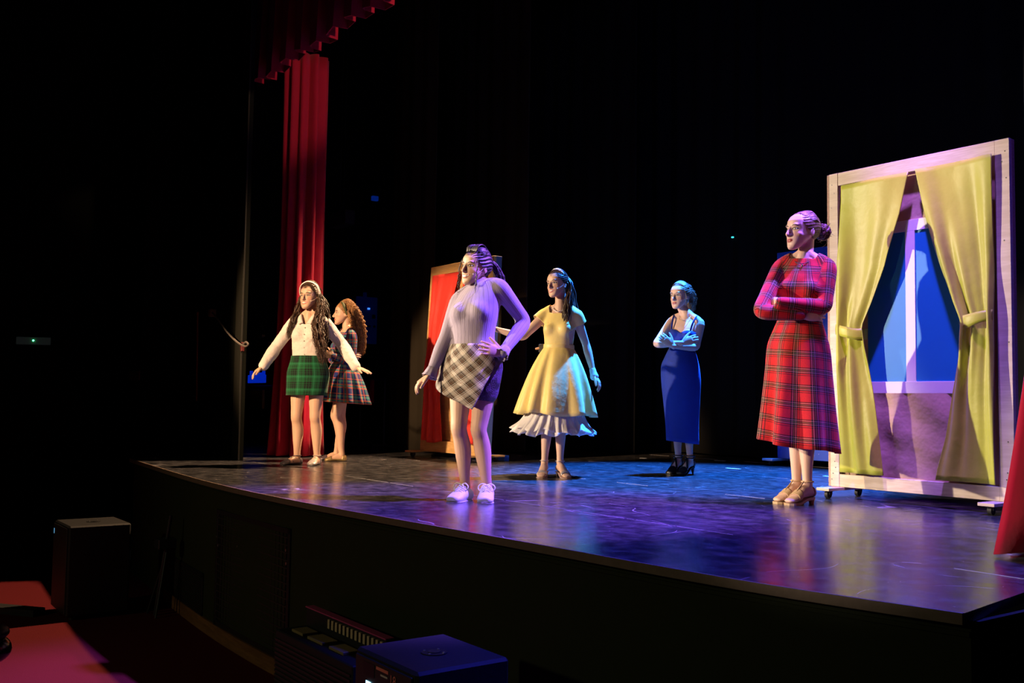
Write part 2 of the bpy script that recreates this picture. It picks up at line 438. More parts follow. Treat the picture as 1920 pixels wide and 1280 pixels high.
# valance with a deep box-pleated hem
def valance():
    L = 7.9; k = 22; per = L / k; G = []
    prof = [(0, 0), (.46, .0), (.50, .10), (.58, .13), (.96, .13), (1., .0)]
    pts = []
    for i in range(k):
        for a, c in prof[:-1]: pts.append((-10.35 + (i + a) * per, 4.12 - c))
    pts.append((-10.35 + L, 4.12))
    for z, q in ((5.4, .7), (4.9, .85), (4.4, .95), (4.0, 1.05)):
        G.append([(x, 4.06 + (y - 4.15) * q, z + (.03 * math.sin(x * 5.3) + .015 * math.sin(x * 13) if z == 4.0 else 0)) for x, y in pts])
    o = MB().grid(np.array(G)).build('valance', M['red_velvet'])
    md = o.modifiers.new('thickness', 'SOLIDIFY'); md.thickness = .008
    return o
tag(valance(), 'red pleated valance running along the top of the stage opening', 'valance')
tag(MB().box((-14.5, 3.6, 5.2), (1.4, 3.75, 6.5)).build('wall_proscenium_top', M['wall_dark']), kind='structure')
tag(MB().box((-14.7, 3.6, 6.8), (1.4, 9.8, 6.9)).build('ceiling', M['wall_dark']), kind='structure')

# ------------------------------------------------------------------ rolling flats
M['pine'] = wood('pale_pine', (.66, .56, .44), (.54, .44, .33), (1, 1, 10))
M['pine_x'] = wood('pale_pine_crosswise', (.66, .56, .44), (.52, .42, .31), (1, 10, 10))
M['osb'] = plain('chipboard_edge', (.42, .27, .20), .8, .5, 90, .3)
M['ply'] = wood('yellow_plywood', (.68, .44, .20), (.55, .33, .13), (1, 1, 8))
M['green'] = cloth('lime_cotton', (.42, .46, .045), .42, .1, .22, 5, True)
M['red_cloth'] = cloth('scarlet_cotton', (.75, .045, .035), .6, .1, .45, 6, True)
M['pane'] = plain('turquoise_paper', (.004, .22, .50), .5, .06, 6)
M['white_board'] = plain('white_card', (.80, .78, .78), .6, .05, 10)
M['peach'] = cloth('peach_cloth', (.50, .34, .24), .75, .1, .7, 4, False)
M['rubber'] = plain('black_rubber', (.012, .012, .013), .6, .1, 40)
M['screw'] = plain('dull_screw_head', (.10, .09, .09), .4, .1, 50, metal=.6)

def castor(par, x, y, top, r=.026):
    c = MB().box((x - .022, y - .03, top - .006), (x + .022, y + .03, top)).box((x - .018, y - .012, r), (x - .014, y + .022, top - .004)).box((x + .014, y - .012, r), (x + .018, y + .022, top - .004))
    o = c.build('castor', M['dark_metal'], par)
    MB().cyl((x - .012, y, r), (x + .012, y, r), r, n=18).build('wheel', M['rubber'], o)
    return o
def curtain_panel(name, left, right, Yf, m, par, pleats, amp, tie_z, seed, dep=.05, hem=0.):
    """tied-back cloth between two edge curves given as (z, x) lists"""
    rng = np.random.default_rng(seed)
    zl, xl = np.array(sorted(left)).T; zr, xr = np.array(sorted(right)).T
    zs = np.linspace(max(zl[0], zr[0]), min(zl[-1], zr[-1]), 60)[::-1]; u = np.linspace(0, 1, 70); G = []
    ph0 = rng.random(6) * 6
    for z in zs:
        a, c = np.interp(z, zl, xl), np.interp(z, zr, xr); wd = abs(c - a)
        k = math.exp(-((z - tie_z) / .22) ** 2)
        top = max(0, (z - (zs[0] - .5)) / .5)
        am = amp * (.35 + .9 * (1 - wd / .62) + .5 * k) * (1 - .8 * top)
        y = Yf - dep * (.45 + .55 * (1 - top)) - am * np.sin(u * pleats * 2 * np.pi + ph0[0] + .8 * np.sin(z * 2 + ph0[1])) - am * .6 * np.sin(u * pleats * 1.37 * 2 * np.pi + ph0[2] + z * 1.4)
        y -= .018 * np.sin((u * 2.2 + z * 1.7) * 2.1 + ph0[3]) * (1 - k)
        y = np.minimum(y, Yf - .006)
        G.append(np.stack([a + (c - a) * u, y, np.full(len(u), z) + (hem * np.sin(u * 7 + ph0[4]) if z == zs[-1] else 0)], 1))
    o = MB().grid(np.array(G)).build(name, m, par, smooth=True)
    md = o.modifiers.new('thickness', 'SOLIDIFY'); md.thickness = .004
    return o
def pxz(pts, Y): return [(p[2], p[0]) for p in (yp(x, y, Y) for x, y in pts)]

# --- window flat with green curtains
FY = 5.75
fx0, fx1, fz0, fz1 = -4.237, -2.965, .072, 2.205
wf = empty('window_flat', ((fx0 + fx1) / 2, FY, 0)); wf['label'] = 'pale wooden rolling flat with painted blue window and lime green curtains'; wf['category'] = 'stage flat'
def B(name, lo, hi, m, par=wf, bev=.002, org=None):
    o = MB().box(lo, hi, bev).build(name, m, par, org=(org if org is not None else (par.location if par.parent is None else (0, 0, 0))))
    return o
def local(par): return np.array(par.location)
sw = .088
B('side_board', (fx0 + .018, FY, fz0), (fx0 + sw, FY + .03, fz1), M['pine'])
B('side_board', (fx1 - sw, FY, fz0), (fx1 - .0, FY + .03, fz1), M['pine'])
B('edge_board', (fx0, FY + .002, fz0), (fx0 + .018, FY + .07, fz1 - .002), M['osb'])
B('edge_board', (fx1 - .02, FY + .03, fz0), (fx1, FY + .062, fz1 - .002), M['osb'])
B('top_rail', (fx0 + sw, FY + .002, fz1 - .088), (fx1 - sw, FY + .03, fz1), M['pine_x'])
B('bottom_rail', (fx0 + sw, FY + .002, fz0), (fx1 - sw, FY + .03, fz0 + .085), M['pine_x'])
B('back_panel', (fx0 + .018, FY + .05, fz0), (fx1 - .02, FY + .06, fz1), M['peach'])
for z in (.12, .16, .20, .24, .42, 1.0, 1.6, 1.97, 2.07, 2.13):
    for x, dx in ((fx0 + .045, .016), (fx1 - .03, -.016)):
        q = MB().cyl((x + dx * math.sin(z * 37), FY - .0015, z), (x + dx * math.sin(z * 37), FY + .001, z), .004, n=10); q.build('screw', M['screw'], wf, org=local(wf))
for xb in (fx0 + .03, fx1 - .13):
    fb = B('foot_board', (xb, FY - .17, .052), (xb + .10, FY + .30, .071), M['pine'])
    for yy in (FY - .11, FY + .22):
        c = castor(wf, 0, 0, .052); c.location = np.array((xb + .05, yy, 0)) - local(wf)
# window picture behind the curtains
def rect_px(q, Y): P = [yp(x, y, Y) for x, y in q]; return P
WY = FY + .045
zt, zb = yp(1715, 432, WY)[2], yp(1715, 715, WY)[2]
xm0, xm1 = yp(1700, 600, WY)[0], yp(1718, 600, WY)[0]
xl_, xr_ = yp(1628, 600, WY)[0], yp(1808, 600, WY)[0]
B('pane', (xl_, WY - .004, zb), (xm0, WY + .004, zt), M['pane'], bev=0)
B('pane', (xm1, WY - .004, zb), (xr_, WY + .004, zt), M['pane'], bev=0)
B('mullion', (xm0, WY - .010, zb), (xm1, WY + .004, zt), M['white_board'], bev=.001)
B('window_rail', (xl_ - .04, WY - .010, zt), (xr_ + .04, WY + .004, zt + .072), M['white_board'], bev=.001)
B('window_sill', (xl_ - .04, WY - .012, zb - .075), (xr_ + .04, WY + .004, zb), M['white_board'], bev=.001)
# wrinkled cloth panel below the sill
P = []
for z in np.linspace(zb - .075, fz0 + .083, 30):
    u = np.linspace(xl_ - .02, xr_ + .02, 50)
    P.append(np.stack([u, FY + .030 - .006 * np.sin(u * 37 + z * 3) - .007 * np.sin(u * 21 + z * 7 + 1) - .004 * np.sin(z * 24 + u * 11), np.full(50, z)], 1))
o = MB().grid(np.array(P)).build('lower_cloth', M['peach'], wf, smooth=True, org=local(wf))
YC = FY - .004
cl = curtain_panel('curtain', pxz([(1577, 348), (1576, 500), (1575, 620), (1576, 750), (1578, 891)], YC),
                   pxz([(1706, 318), (1694, 400), (1668, 500), (1642, 568), (1624, 612), (1628, 650), (1642, 740), (1658, 850), (1664, 891)], YC), FY + .004, M['green'], wf, 2.2, .011, pxz([(1600, 620)], YC)[0][0], 3, .038)
cr = curtain_panel('curtain', pxz([(1718, 318), (1740, 400), (1770, 500), (1790, 565), (1806, 603), (1800, 660), (1786, 740), (1776, 820), (1763, 880), (1760, 904)], YC),
                   pxz([(1864, 284), (1866, 450), (1868, 600), (1872, 750), (1877, 908)], YC), FY + .004, M['green'], wf, 2.7, .015, pxz([(1830, 600)], YC)[0][0], 5, .045)
for c in (cl, cr): c.data.transform(Matrix.Translation(-Vector(wf.location)))
def band(q, par, nm='tie_band', m=None, th=.012, Y=YC, bulge=.085):
    """curved cloth strip: q = pixel pairs (top, bottom) along its length"""
    G = []
    k = len(q)
    top = catmull(np.array([yp(*a, Y) for a, b in q]), 6); bot = catmull(np.array([yp(*b, Y) for a, b in q]), 6)
    for i in range(len(top)):
        t = i / (len(top) - 1); y = Y - bulge * math.sin(math.pi * min(1, .12 + .88 * t)) ** .6
        row = []
        for j in range(5):
            p = top[i] + (bot[i] - top[i]) * j / 4; row.append((p[0], y - .003 * math.sin(math.pi * j / 4), p[2]))
        G.append(row)
    o = MB().grid(np.array(G)).build(nm, m or M['green'], par, smooth=True, org=local(wf) if par.parent is not None else local(par))
    md = o.modifiers.new('thickness', 'SOLIDIFY'); md.thickness = th * .4
    return o
band([((1572, 608), (1572, 627)), ((1590, 612), (1590, 632)), ((1610, 616), (1610, 637)), ((1627, 616), (1626, 636))], cl, bulge=.058)
band([((1868, 581), (1868, 600)), ((1845, 586), (1846, 607)), ((1820, 592), (1822, 616)), ((1804, 594), (1800, 606))], cr, bulge=.075)

# --- red-curtained flat leaning back a little
RY = 5.65
rf = empty('red_curtain_flat', (-8.86, RY, 0)); rf['label'] = 'yellow plywood rolling flat with a scarlet curtain, behind the purple jumper woman'; rf['category'] = 'stage flat'
def BR(name, x0, x1, z0, z1, m, y0=0., y1=.03, bev=.002):
    lean = .05
    o = MB().box((x0, RY + y0, z0), (x1, RY + y1, z1), bev).build(name, m, rf, org=local(rf))
    for v in o.data.vertices: v.co.y += lean * (v.co.z - .06)
    return o
rx0, rx1, rz0, rz1 = -9.47, -8.245, .062, 2.09
BR('side_board', rx0, rx0 + .09, rz0, rz1, M['ply']); BR('side_board', rx1 - .09, rx1, rz0, rz1, M['ply'])
BR('edge_board', rx1 - .03, rx1, rz0, rz1, plain('slate_blue_edge', (.12, .16, .30), .6), .03, .10)
BR('top_rail', rx0 + .09, rx1 - .09, rz1 - .10, rz1, M['ply']); BR('bottom_rail', rx0 + .09, rx1 - .09, rz0, rz0 + .12, M['ply'])
BR('back_panel', rx0 + .02, rx1 - .02, rz0, rz1, M['ply'], .045, .055)
bl = plain('bright_blue_paint', (.01, .08, .55), .5)
for xb in (rx0 + .0, rx1 - .12):
    MB().box((xb, RY - .19, .050), (xb + .11, RY + .28, .068), .002).build('foot_board', M['ply'], rf, org=local(rf))
    for yy in (RY - .12, RY + .20):
        c = castor(rf, 0, 0, .050); c.location = np.array((xb + .055, yy, 0)) - local(rf)
MB().box((rx0 + .14, RY + .30, .002), (rx1 - .05, RY + .36, .062), .002).build('brace_board', bl, rf, org=local(rf))
def px_r(pts): return [(p[2], p[0]) for p in (yp(x, y, RY + .03) for x, y in pts)]
rc = curtain_panel('curtain', [(.17, -9.372), (.8, -9.375), (1.985, -9.372)], [(.15, -8.985), (.30, -9.01), (.62, -9.07), (.95, -9.12), (1.25, -9.08), (1.6, -8.98), (1.985, -8.87)], RY + .004, M['red_cloth'], rf, 3, .022, .9, 11, .04, .012)
rc2 = curtain_panel('curtain', [(.17, -8.62), (.8, -8.56), (1.25, -8.60), (1.985, -8.76)], [(.17, -8.34), (.8, -8.34), (1.985, -8.34)], RY + .004, M['red_cloth'], rf, 3, .022, .9, 12, .04, .012)
for c in (rc, rc2):
    c.data.transform(Matrix.Translation(-Vector(rf.location)))
    for v in c.data.vertices: v.co.y += .05 * (v.co.z - .06)
# --- starry blue flat upstage
def starry():
    m, nt, b = base('starry_blue_paint', (.01, .06, .4), .5)
    v = nt.nodes.new('ShaderNodeTexVoronoi'); v.inputs['Scale'].default_value = 26
    tc = nt.nodes.new('ShaderNodeTexCoord'); nt.links.new(tc.outputs['Object'], v.inputs['Vector'])
    d = X(nt, v.outputs['Distance']).step(.16, .05)
    pick = noise(nt, 9, 1).step(.46, .6)
    c = cmix(nt, noise(nt, 3, 3), (.008, .05, .40), (.02, .10, .62))
    nt.links.new(cmix(nt, d * pick, c, (.8, .85, 1.)), b.inputs['Base Color'])
    return m
SY = 8.2
sf = empty('starry_flat', (-6.05, SY, 0)); sf['label'] = 'deep blue star-speckled rolling flat half hidden behind the red tartan woman'; sf['category'] = 'stage flat'
MB().box((-6.655, SY, .075), (-5.44, SY + .02, 2.18), .003).build('panel', starry(), sf, org=local(sf))
for x in (-6.655, -5.50): MB().box((x, SY + .02, .075), (x + .06, SY + .06, 2.18), .003).build('side_board', M['pine'], sf, org=local(sf))
MB().box((-6.6, SY + .02, 2.1), (-5.5, SY + .06, 2.18), .003).build('top_rail', M['pine_x'], sf, org=local(sf))
pal = plain('pale_blue_paint', (.45, .5, .6), .6)
for xb in (-6.72, -5.52):
    MB().box((xb, SY - .16, .052), (xb + .13, SY + .25, .074), .002).build('foot_board', pal, sf, org=local(sf))
    for yy in (SY - .10, SY + .18):
        c = castor(sf, 0, 0, .052); c.location = np.array((xb + .065, yy, 0)) - local(sf)
# white marking tape on the stage floor
tp = plain('white_tape', (.75, .78, .8), .6)
for i, ((xa, ya), (xb, yb), lb) in enumerate([((1362, 877), (1388, 879), 'short white tape mark on the blue lit floor right of the heeled shoes'), ((1340, 863), (1360, 864), 'faint white tape mark at the foot of the back drape'),
                                   ((1200, 858.5), (1212, 859), 'tiny pale tape mark upstage left of the blue dress woman'), ((1545, 892), (1556, 893), 'small white tape mark beside the window flat foot')]):
    a, c = gp(xa, ya), gp(xb, yb); t = nrm(c - a); q = np.array([-t[1], t[0], 0]) * .018
    o = MB().add([a - q, c - q, c + q, a + q, a - q + VZ * .001, c - q + VZ * .001, c + q + VZ * .001, a + q + VZ * .001], [(3, 2, 1, 0), (4, 5, 6, 7), (0, 1, 5, 4), (1, 2, 6, 5), (2, 3, 7, 6), (3, 0, 4, 7)]).build('tape_mark', tp)
    tag(o, lb, 'tape', 'white tape marks on the stage floor')

# ------------------------------------------------------------------ front of stage: panels, vents, loudspeakers
M['mesh_dark'] = plain('black_expanded_metal', (.018, .018, .016), .5, .2, 60)
def front_y(x): xs, ys = zip(*EDGE); return float(np.interp(x, xs, ys)) + .035
def grille(name, x0, x1, z0, z1, label, nx, nz, fr=.035):
    ya, yb = front_y(x0), front_y(x1)
    root = empty(name, ((x0 + x1) / 2, (ya + yb) / 2, z0)); tag(root, label, 'vent grille')
    ang = math.atan2(yb - ya, x1 - x0); root.rotation_euler.z = ang; L = math.hypot(x1 - x0, yb - ya); H = z1 - z0
    MB().box((-L / 2, -.012, 0), (-L / 2 + fr, .0, H), .002).box((L / 2 - fr, -.012, 0), (L / 2, .0, H), .002).box((-L / 2, -.012, H - fr), (L / 2, .0, H), .002).box((-L / 2, -.012, 0), (L / 2, .0, fr), .002).build('frame', M['black'], root)
    MB().box((-L / 2 + fr, -.003, fr), (L / 2 - fr, .0, H - fr)).build('backing', M['black'], root)
    for i in range(nx):
        x = -L / 2 + fr + (L - 2 * fr) * (i + .5) / nx; MB().box((x - .004, -.009, fr), (x + .004, -.003, H - fr)).build('bar', M['mesh_dark'], root)
    for i in range(nz):
        z = fr + (H - 2 * fr) * (i + .5) / nz; MB().box((-L / 2 + fr, -.011, z - .004), (L / 2 - fr, -.005, z + .004)).build('slat', M['mesh_dark'], root)
    return root
g = grille('access_panel', -7.07, -5.77, -1.0, -.185, 'large black mesh access panel in the stage front', 22, 16); g['category'] = 'panel'
for x, z in ((-.63, .62), (-.60, .56), (-.22, .6), (.6, .68), (.61, .6)):
    MB().cyl((x, -.016, z), (x, -.010, z), .009, n=10).build('stud', M['metal'], g)
grille('vent_grille', -8.22, -7.37, -1.0, -.69, 'small low louvred vent in the stage front beside the large mesh panel', 0, 18)

def textobj(name, s, size, loc, rot, m, par):
    c = bpy.data.curves.new(name, 'FONT'); c.body = s; c.size = size; c.extrude = .0006; c.align_x = 'CENTER'; c.align_y = 'CENTER'
    c.materials.append(m); t = bpy.data.objects.new(name, c); COL.objects.link(t); t.location = loc; t.rotation_euler = rot
    bpy.context.view_layer.update()
    me = bpy.data.meshes.new_from_object(t.evaluated_get(bpy.context.evaluated_depsgraph_get()))
    bpy.data.objects.remove(t); o = link(name, me, m, par); o.location = loc; o.rotation_euler = rot
    if not me.materials: me.materials.append(m)
    return o
def subwoofer(x, y, label, top_z=-.38, sx=.48, sy=.42, detail=True):
    """box loudspeaker; its control panel and grille face -y / -x"""
    z0 = -1.1; r = empty('subwoofer', (x, y, z0)); tag(r, label, 'loudspeaker', 'black subwoofers in front of the stage')
    H = top_z - z0
    body = MB().box((-sx / 2, -sy / 2, .03), (sx / 2, sy / 2, H), .012).build('cabinet', M['black_wood'], r)
    for a in (-1, 1):
        for c in (-1, 1): MB().cyl((a * (sx / 2 - .06), c * (sy / 2 - .06), 0), (a * (sx / 2 - .06), c * (sy / 2 - .06), .032), .025, n=12).build('foot', M['rubber'], r)
    MB().cyl((.02, .0, H), (.02, .0, H + .004), .052, n=28).build('pole_socket', M['black'], r)
    so = r.children[-1]
    MB().cyl((.02, 0, H + .004), (.02, 0, H + .007), .026, n=20).build('socket_ring', M['dark_metal'], so)
    for k in range(4):
        a = k * math.pi / 2 + .6; MB().cyl((.02 + .042 * math.cos(a), .042 * math.sin(a), H + .004), (.02 + .042 * math.cos(a), .042 * math.sin(a), H + .007), .005, n=8).build('bolt', M['metal'], so)
    # grille face (towards the hall)
    gr = MB().box((-sx / 2 + .02, -sy / 2 - .010, .05), (sx / 2 - .02, -sy / 2 - .001, H - .02), .003).build('grille', M['mesh_dark'], r)
    # control panel on the -x side... kept narrow, with a lit display
    pn = MB().box((-sx / 2 - .004, -.15, H - .30), (-sx / 2 - .0005, .13, H - .03), .001).build('control_panel', M['black'], r)
    return r, H
SUBX, SUBY = -3.425, 2.115
s1, H1 = subwoofer(SUBX, SUBY, 'black subwoofer with violet lit top right in front of the stage')
s2, H2 = subwoofer(-8.42, 2.02, 'black subwoofer standing on the carpet at the far left of the stage front', -.385, .50, .46)
em_b, _, _ = base('blue_white_display', (.1, .3, .8), .4, emit=(.35, .75, 1.), estr=3.)
em_b2, _, _ = base('blue_display_dim', (.1, .3, .8), .4, emit=(.2, .6, 1.), estr=.6)
redp = plain('red_print', (.85, .20, .16), .6); greyp = plain('grey_print', (.6, .5, .5), .6)
# print and display face the hall on the -y side
def on_front(r, H, sx, sy):
    y = -sy / 2 - .0112
    textobj('lettering', '18', .050, (.085, y, H - .062), (math.pi / 2, 0, 0), redp, r)
    MB().box((-.045, y - .0006, H - .046), (.05, y, H - .034)).build('stripe', redp, r)
    MB().box((-.01, y - .0006, H - .064), (.045, y, H - .057)).build('stripe', greyp, r)
    MB().box((-.15, y - .0006, H - .085), (-.06, y, H - .035)).build('badge', M['black'], r)
    return y
y1 = on_front(s1, H1, .48, .42)
d1 = MB().box((-.125, y1 - .002, H1 - .155), (-.085, y1, H1 - .105), .001).build('display', em_b, s1)
MB().box((-.108, y1 - .0026, H1 - .136), (-.096, y1 - .0018, H1 - .124)).build('display_mark', M['black'], d1)
MB().box((-.215, -.2415, H2 - .10), (-.20, -.2395, H2 - .06)).build('display', em_b2, s2)

# floor monitor / rack case against the stage front, behind the subwoofer
rk = empty('rack_case', (-4.80, 2.36, -1.1)); tag(rk, 'black slatted equipment case against the stage front, left of the violet topped subwoofer', 'equipment case')
rm = plain('magenta_edge_trim', (.45, .06, .18), .5)
cream = plain('cream_plastic', (.55, .42, .25), .5)
Hk = .545
MB().box((-.46, -.12, 0), (.46, .10, Hk - .10), .006).build('body', M['black_wood'], rk)
MB().box((-.46, .06, Hk - .10), (.46, .10, Hk), .003).build('back_lip', M['black_wood'], rk)
MB().box((-.463, .055, Hk), (.463, .104, Hk + .006)).build('edge_trim', rm, rk)
for i in range(16): MB().box((-.45, -.128, .03 + i * .024), (.45, -.120, .042 + i * .024), .001).build('slat', M['mesh_dark'], rk)
for i in range(14): MB().box((-.17 + i * .045, .050, Hk - .062), (-.17 + i * .045 + .022, .060, Hk - .014), .001).build('key_slot', cream, rk)
for x0, x1 in ((-.36, -.22), (-.16, .02), (.10, .26)): MB().box((x0, -.07, Hk - .10), (x1, .02, Hk - .085), .002).build('latch', plain('brass_latch', (.25, .18, .08), .5), rk)

# low dark bar on the carpet standing in for the loudspeaker's shadow
cb = MB().prism([(-8.95, 1.42), (-8.55, 1.72), (-8.47, 1.62), (-8.87, 1.32)], -1.1, -1.05)
tag(cb.build('shadow_bar', M['rubber']), 'flat black bar standing for the shadow of the far left subwoofer on the red carpet', 'shadow bar')
# folding stand behind the left subwoofer, against the stage front
st = empty('folded_stand', (-8.05, 2.42, -1.1)); tag(st, 'dark folded stand leaning between the far left subwoofer and stage front', 'stand')
MB().cyl((0, 0, 0), (.06, .08, .78), .014).build('pole', M['dark_metal'], st)
MB().box((-.02, -.02, .52), (.10, .12, .60), .006).build('clamp', M['dark_metal'], st)
for a in (-.10, .12): MB().cyl((a, -.03, 0), (.05, .06, .5), .009).build('leg', M['dark_metal'], st)

# unidentified dark device at the very left edge, gives no light
dv = empty('rounded_device', (-4.95, .02, -1.1)); tag(dv, 'dark rounded device on a stand at the left edge with blue rim', 'lamp')
_p = vp(-22, 1212, 4.0)
dv.location = (_p[0], _p[1], -1.1); zc = _p[2] + 1.1
vs, fs = ellipsoid((0, 0, zc - .01), (.085, .085, .06), n=24, m=14); mesh('shell', vs, fs, plain('glossy_black_shell', (.012, .012, .014), .25, spec=.6), dv, True)
vs, fs = ellipsoid((.0, 0, zc + .055), (.075, .075, .035), n=24, m=12); mesh('cap', vs, fs, M['black'], dv, True)
MB().cyl((0, 0, 0), (0, 0, zc - .06), .014).build('pole', M['dark_metal'], dv)
MB().cyl((0, 0, 0), (0, 0, .015), .12, .11, 24).build('base', M['dark_metal'], dv)

# ------------------------------------------------------------------ left wall fittings
em_g, _, _ = base('green_lamp', (.1, .8, .3), .4, emit=(.05, 1., .25), estr=14.)
ex = empty('emergency_light', tuple(xp(63, 639, -13.0))); tag(ex, 'small emergency light box glowing green on the left wall', 'emergency light')
wa = math.atan2(-1.6, -.68)     # direction of the wall
ex.location = xp(63, 639, -12.93); ex.rotation_euler.z = math.atan2(1.6, .68)
smoke, _, _ = base('frosted_plastic', (.10, .12, .12), .45, emit=(.3, .42, .40), estr=.012)
MB().box((-.21, .0, -.055), (.21, .06, .055), .01).build('housing', M['black'], ex)
MB().box((-.19, -.012, -.045), (.19, .0, .045), .006).build('diffuser', smoke, ex)
vs, fs = ellipsoid((0, -.016, .005), (.010, .006, .010)); mesh('indicator', vs, fs, em_g, ex, True)
pl_ = empty('wall_plate', tuple(xp(254, 704, -12.5))); tag(pl_, 'dim reddish rectangular plate on the dark left wall', 'wall plate')
pl_.location = yp(254, 704, 3.19)
MB().box((-.19, -.012, -.055), (.19, .0, .055), .004).build('plate', plain('dull_red_plate', (.16, .05, .05), .6), pl_)
MB().box((-.17, -.016, -.012), (.17, -.011, .012), .002).build('band', plain('dull_grey_band', (.14, .10, .12), .6), pl_)
wlx = MB().box((-12.72, 3.2, -1.1), (-11.5, 3.62, 6.5)).build('wall_splay_left', M['wall_dark']); tag(wlx, kind='structure')
# long reddish rod and slack rope with a hook on the pier
a, c = yp(371, 590, 3.588), yp(369, 752, 3.588)
tag(MB().cyl(c, a, .011, n=12).cyl(a, a + VZ * .03, .016, .012, 12).build('wooden_rod', plain('reddish_wood', (.30, .09, .05), .5)), 'thin reddish wooden rod upright against the dark pier', 'rod')
rp = empty('rope', tuple(yp(398, 588, 3.57))); tag(rp, 'pale slack rope with looped end hanging across the dark pier', 'rope')
pts = [yp(x, y, 3.52) for x, y in ((398, 586), (410, 600), (424, 620), (440, 637), (452, 646), (461, 649), (465, 645), (461, 641), (456, 645))]
MB().tube(np.array(pts) - np.array(rp.location), .009, 8, sub=5).build('cord', plain('grey_rope', (.13, .11, .10), .8, .2, 80), rp, smooth=True)
MB().box((-.05, -.03, -.03), (.03, .06, .05), .008).build('bracket', plain('worn_bracket', (.20, .13, .10), .6), rp)
bk = MB().box((-.012, -.01, -.045), (.025, .02, .045), .005).build('red_tag', plain('red_plastic', (.10, .008, .008), .6)); bk.location = (-9.44, 3.585, yp(468, 649, 3.6)[2]); tag(bk, 'tiny red tag behind the rope loop', 'tag')
# ------------------------------------------------------------------ backstage clutter seen between pier and curtains
em_bl, _, _ = base('blue_light_glow', (.01, .03, .4), .5, emit=(.0, .04, 1.), estr=.35)  # own glow stands in for blue light falling on backstage equipment
em_bd, _, _ = base('blue_glow_dim', (.01, .02, .2), .5, emit=(.0, .05, .6), estr=.012)  # faint blue light put into the surface of notice board and clip
em_pt, _, _ = base('blue_indicator', (.1, .2, 1), .5, emit=(.05, .25, 1.), estr=1.2)
YB = 5.4
def at_box(name, x0, y0, x1, y1, Y, m, dep=.12, par=None, bev=.006):
    a, c = yp(x0, y1, Y), yp(x1, y0, Y)
    o = MB().box((a[0], Y, a[2]), (c[0], Y + dep, c[2]), bev).build(name, m, par, org=(par.location if par else None)); return o
ck = empty('prompt_desk', tuple(yp(480, 800, YB) * (1, 1, 0))); tag(ck, 'dark stage manager desk with blue lit shelf behind the left pier', 'desk')
at_box('cabinet', 455, 722, 512, 862, YB + .05, M['black'], .5, ck)
at_box('blue_lit_box', 464, 702, 497, 718, YB, em_bl, .02, ck)
for i, x in enumerate((468, 474, 479, 485, 491)): at_box('blue_lit_bottle', x, 695 + (i % 2) * 3, x + 3, 703, YB + .01, em_bl, .03, ck, .002)
at_box('parcel', 468, 730, 492, 766, YB + .0, plain('dim_cardboard', (.40, .26, .09), .8, .3, 14), .04, ck)
at_box('small_lamp', 481, 627, 491, 633, YB, plain('brass_lamp', (.5, .35, .12), .4), .05, ck)
at_box('red_folder', 480, 640, 503, 652, YB, plain('red_folder', (.30, .02, .02), .6), .03, ck)
def at_side(name, x0, y0, x1, y1, Xw, m, dep=.05, par=None, bev=.004):
    """box on a wall that faces +x, outlined by photo pixels"""
    a, c = xp(x0, y1, Xw), xp(x1, y0, Xw)
    return MB().box((Xw - dep, a[1], a[2]), (Xw, c[1], c[2]), bev).build(name, m, par, org=(par.location if par else None))
np_ = empty('notice_board', tuple(xp(685, 600, -14.45))); tag(np_, 'dim blue notice board with a bright indicator behind the curly haired woman', 'notice board')
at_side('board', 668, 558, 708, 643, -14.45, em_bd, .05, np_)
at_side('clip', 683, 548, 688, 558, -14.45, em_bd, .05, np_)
at_side('indicator', 690, 577, 694, 580, -14.43, em_pt, .03, np_, .002)
for q in ((698, 590, 704, 597), (689, 610, 695, 613), (700, 610, 704, 614)): at_side('paper', *q, -14.44, M['black'], .015, np_, 0)
bx = at_side('blue_exit_lamp', 699, 368, 710, 375, -14.44, base('blue_lamp', (.01, .05, .4), .5, emit=(.0, .08, 1.), estr=.10)[0], .06); tag(bx, 'small blue lamp high in the wings between red curtain and brown drape', 'lamp')
hc_ = empty('hanging_case', tuple(yp(632, 410, 6.3))); tag(hc_, 'dim brown box hung in the wings right of the red curtain', 'box')
at_box('case', 617, 392, 648, 428, 6.3, plain('dim_brown_case', (.06, .045, .04), .7), .15, hc_)
for dx in (-.06, .06): MB().cyl((dx, .07, .05), (dx, .07, 6.78 - hc_.location[2]), .006, n=8).build('hanging_cable', M['dark_metal'], hc_)
o = at_box('cyan_led', 1371, 443, 1374, 446, 8.90, base('cyan_led', (.1, .5, .6), .5, emit=(.05, .7, .8), estr=1.6)[0], .02, None, .001); tag(o, 'pinpoint cyan indicator light on the black back drape', 'indicator')
# costume rail with a red cloth, behind the plaid dress woman
_c = yp(697, 800, 6.4); cr_ = empty('costume_rail', (_c[0], 6.4, 0)); tag(cr_, 'dark costume rail with a small red cloth in the wings right of the plaid skirt', 'costume rail')
zt_ = yp(697, 712, 6.4)[2]
for dx in (-.34, .34):
    MB().cyl((dx, 0, .02), (dx, 0, zt_), .013).build('post', M['dark_metal'], cr_)
    MB().box((dx - .02, -.18, 0), (dx + .02, .18, .03), .004).build('foot', M['dark_metal'], cr_)
MB().cyl((-.36, 0, zt_), (.36, 0, zt_), .012).build('bar', M['dark_metal'], cr_)
dr = drape('hung_cloth', [(-.05, -.016), (.07, -.016)], yp(700, 755, 6.4)[2], zt_ + .005, M['red_velvet'], .05, .010, 21); dr.parent = cr_
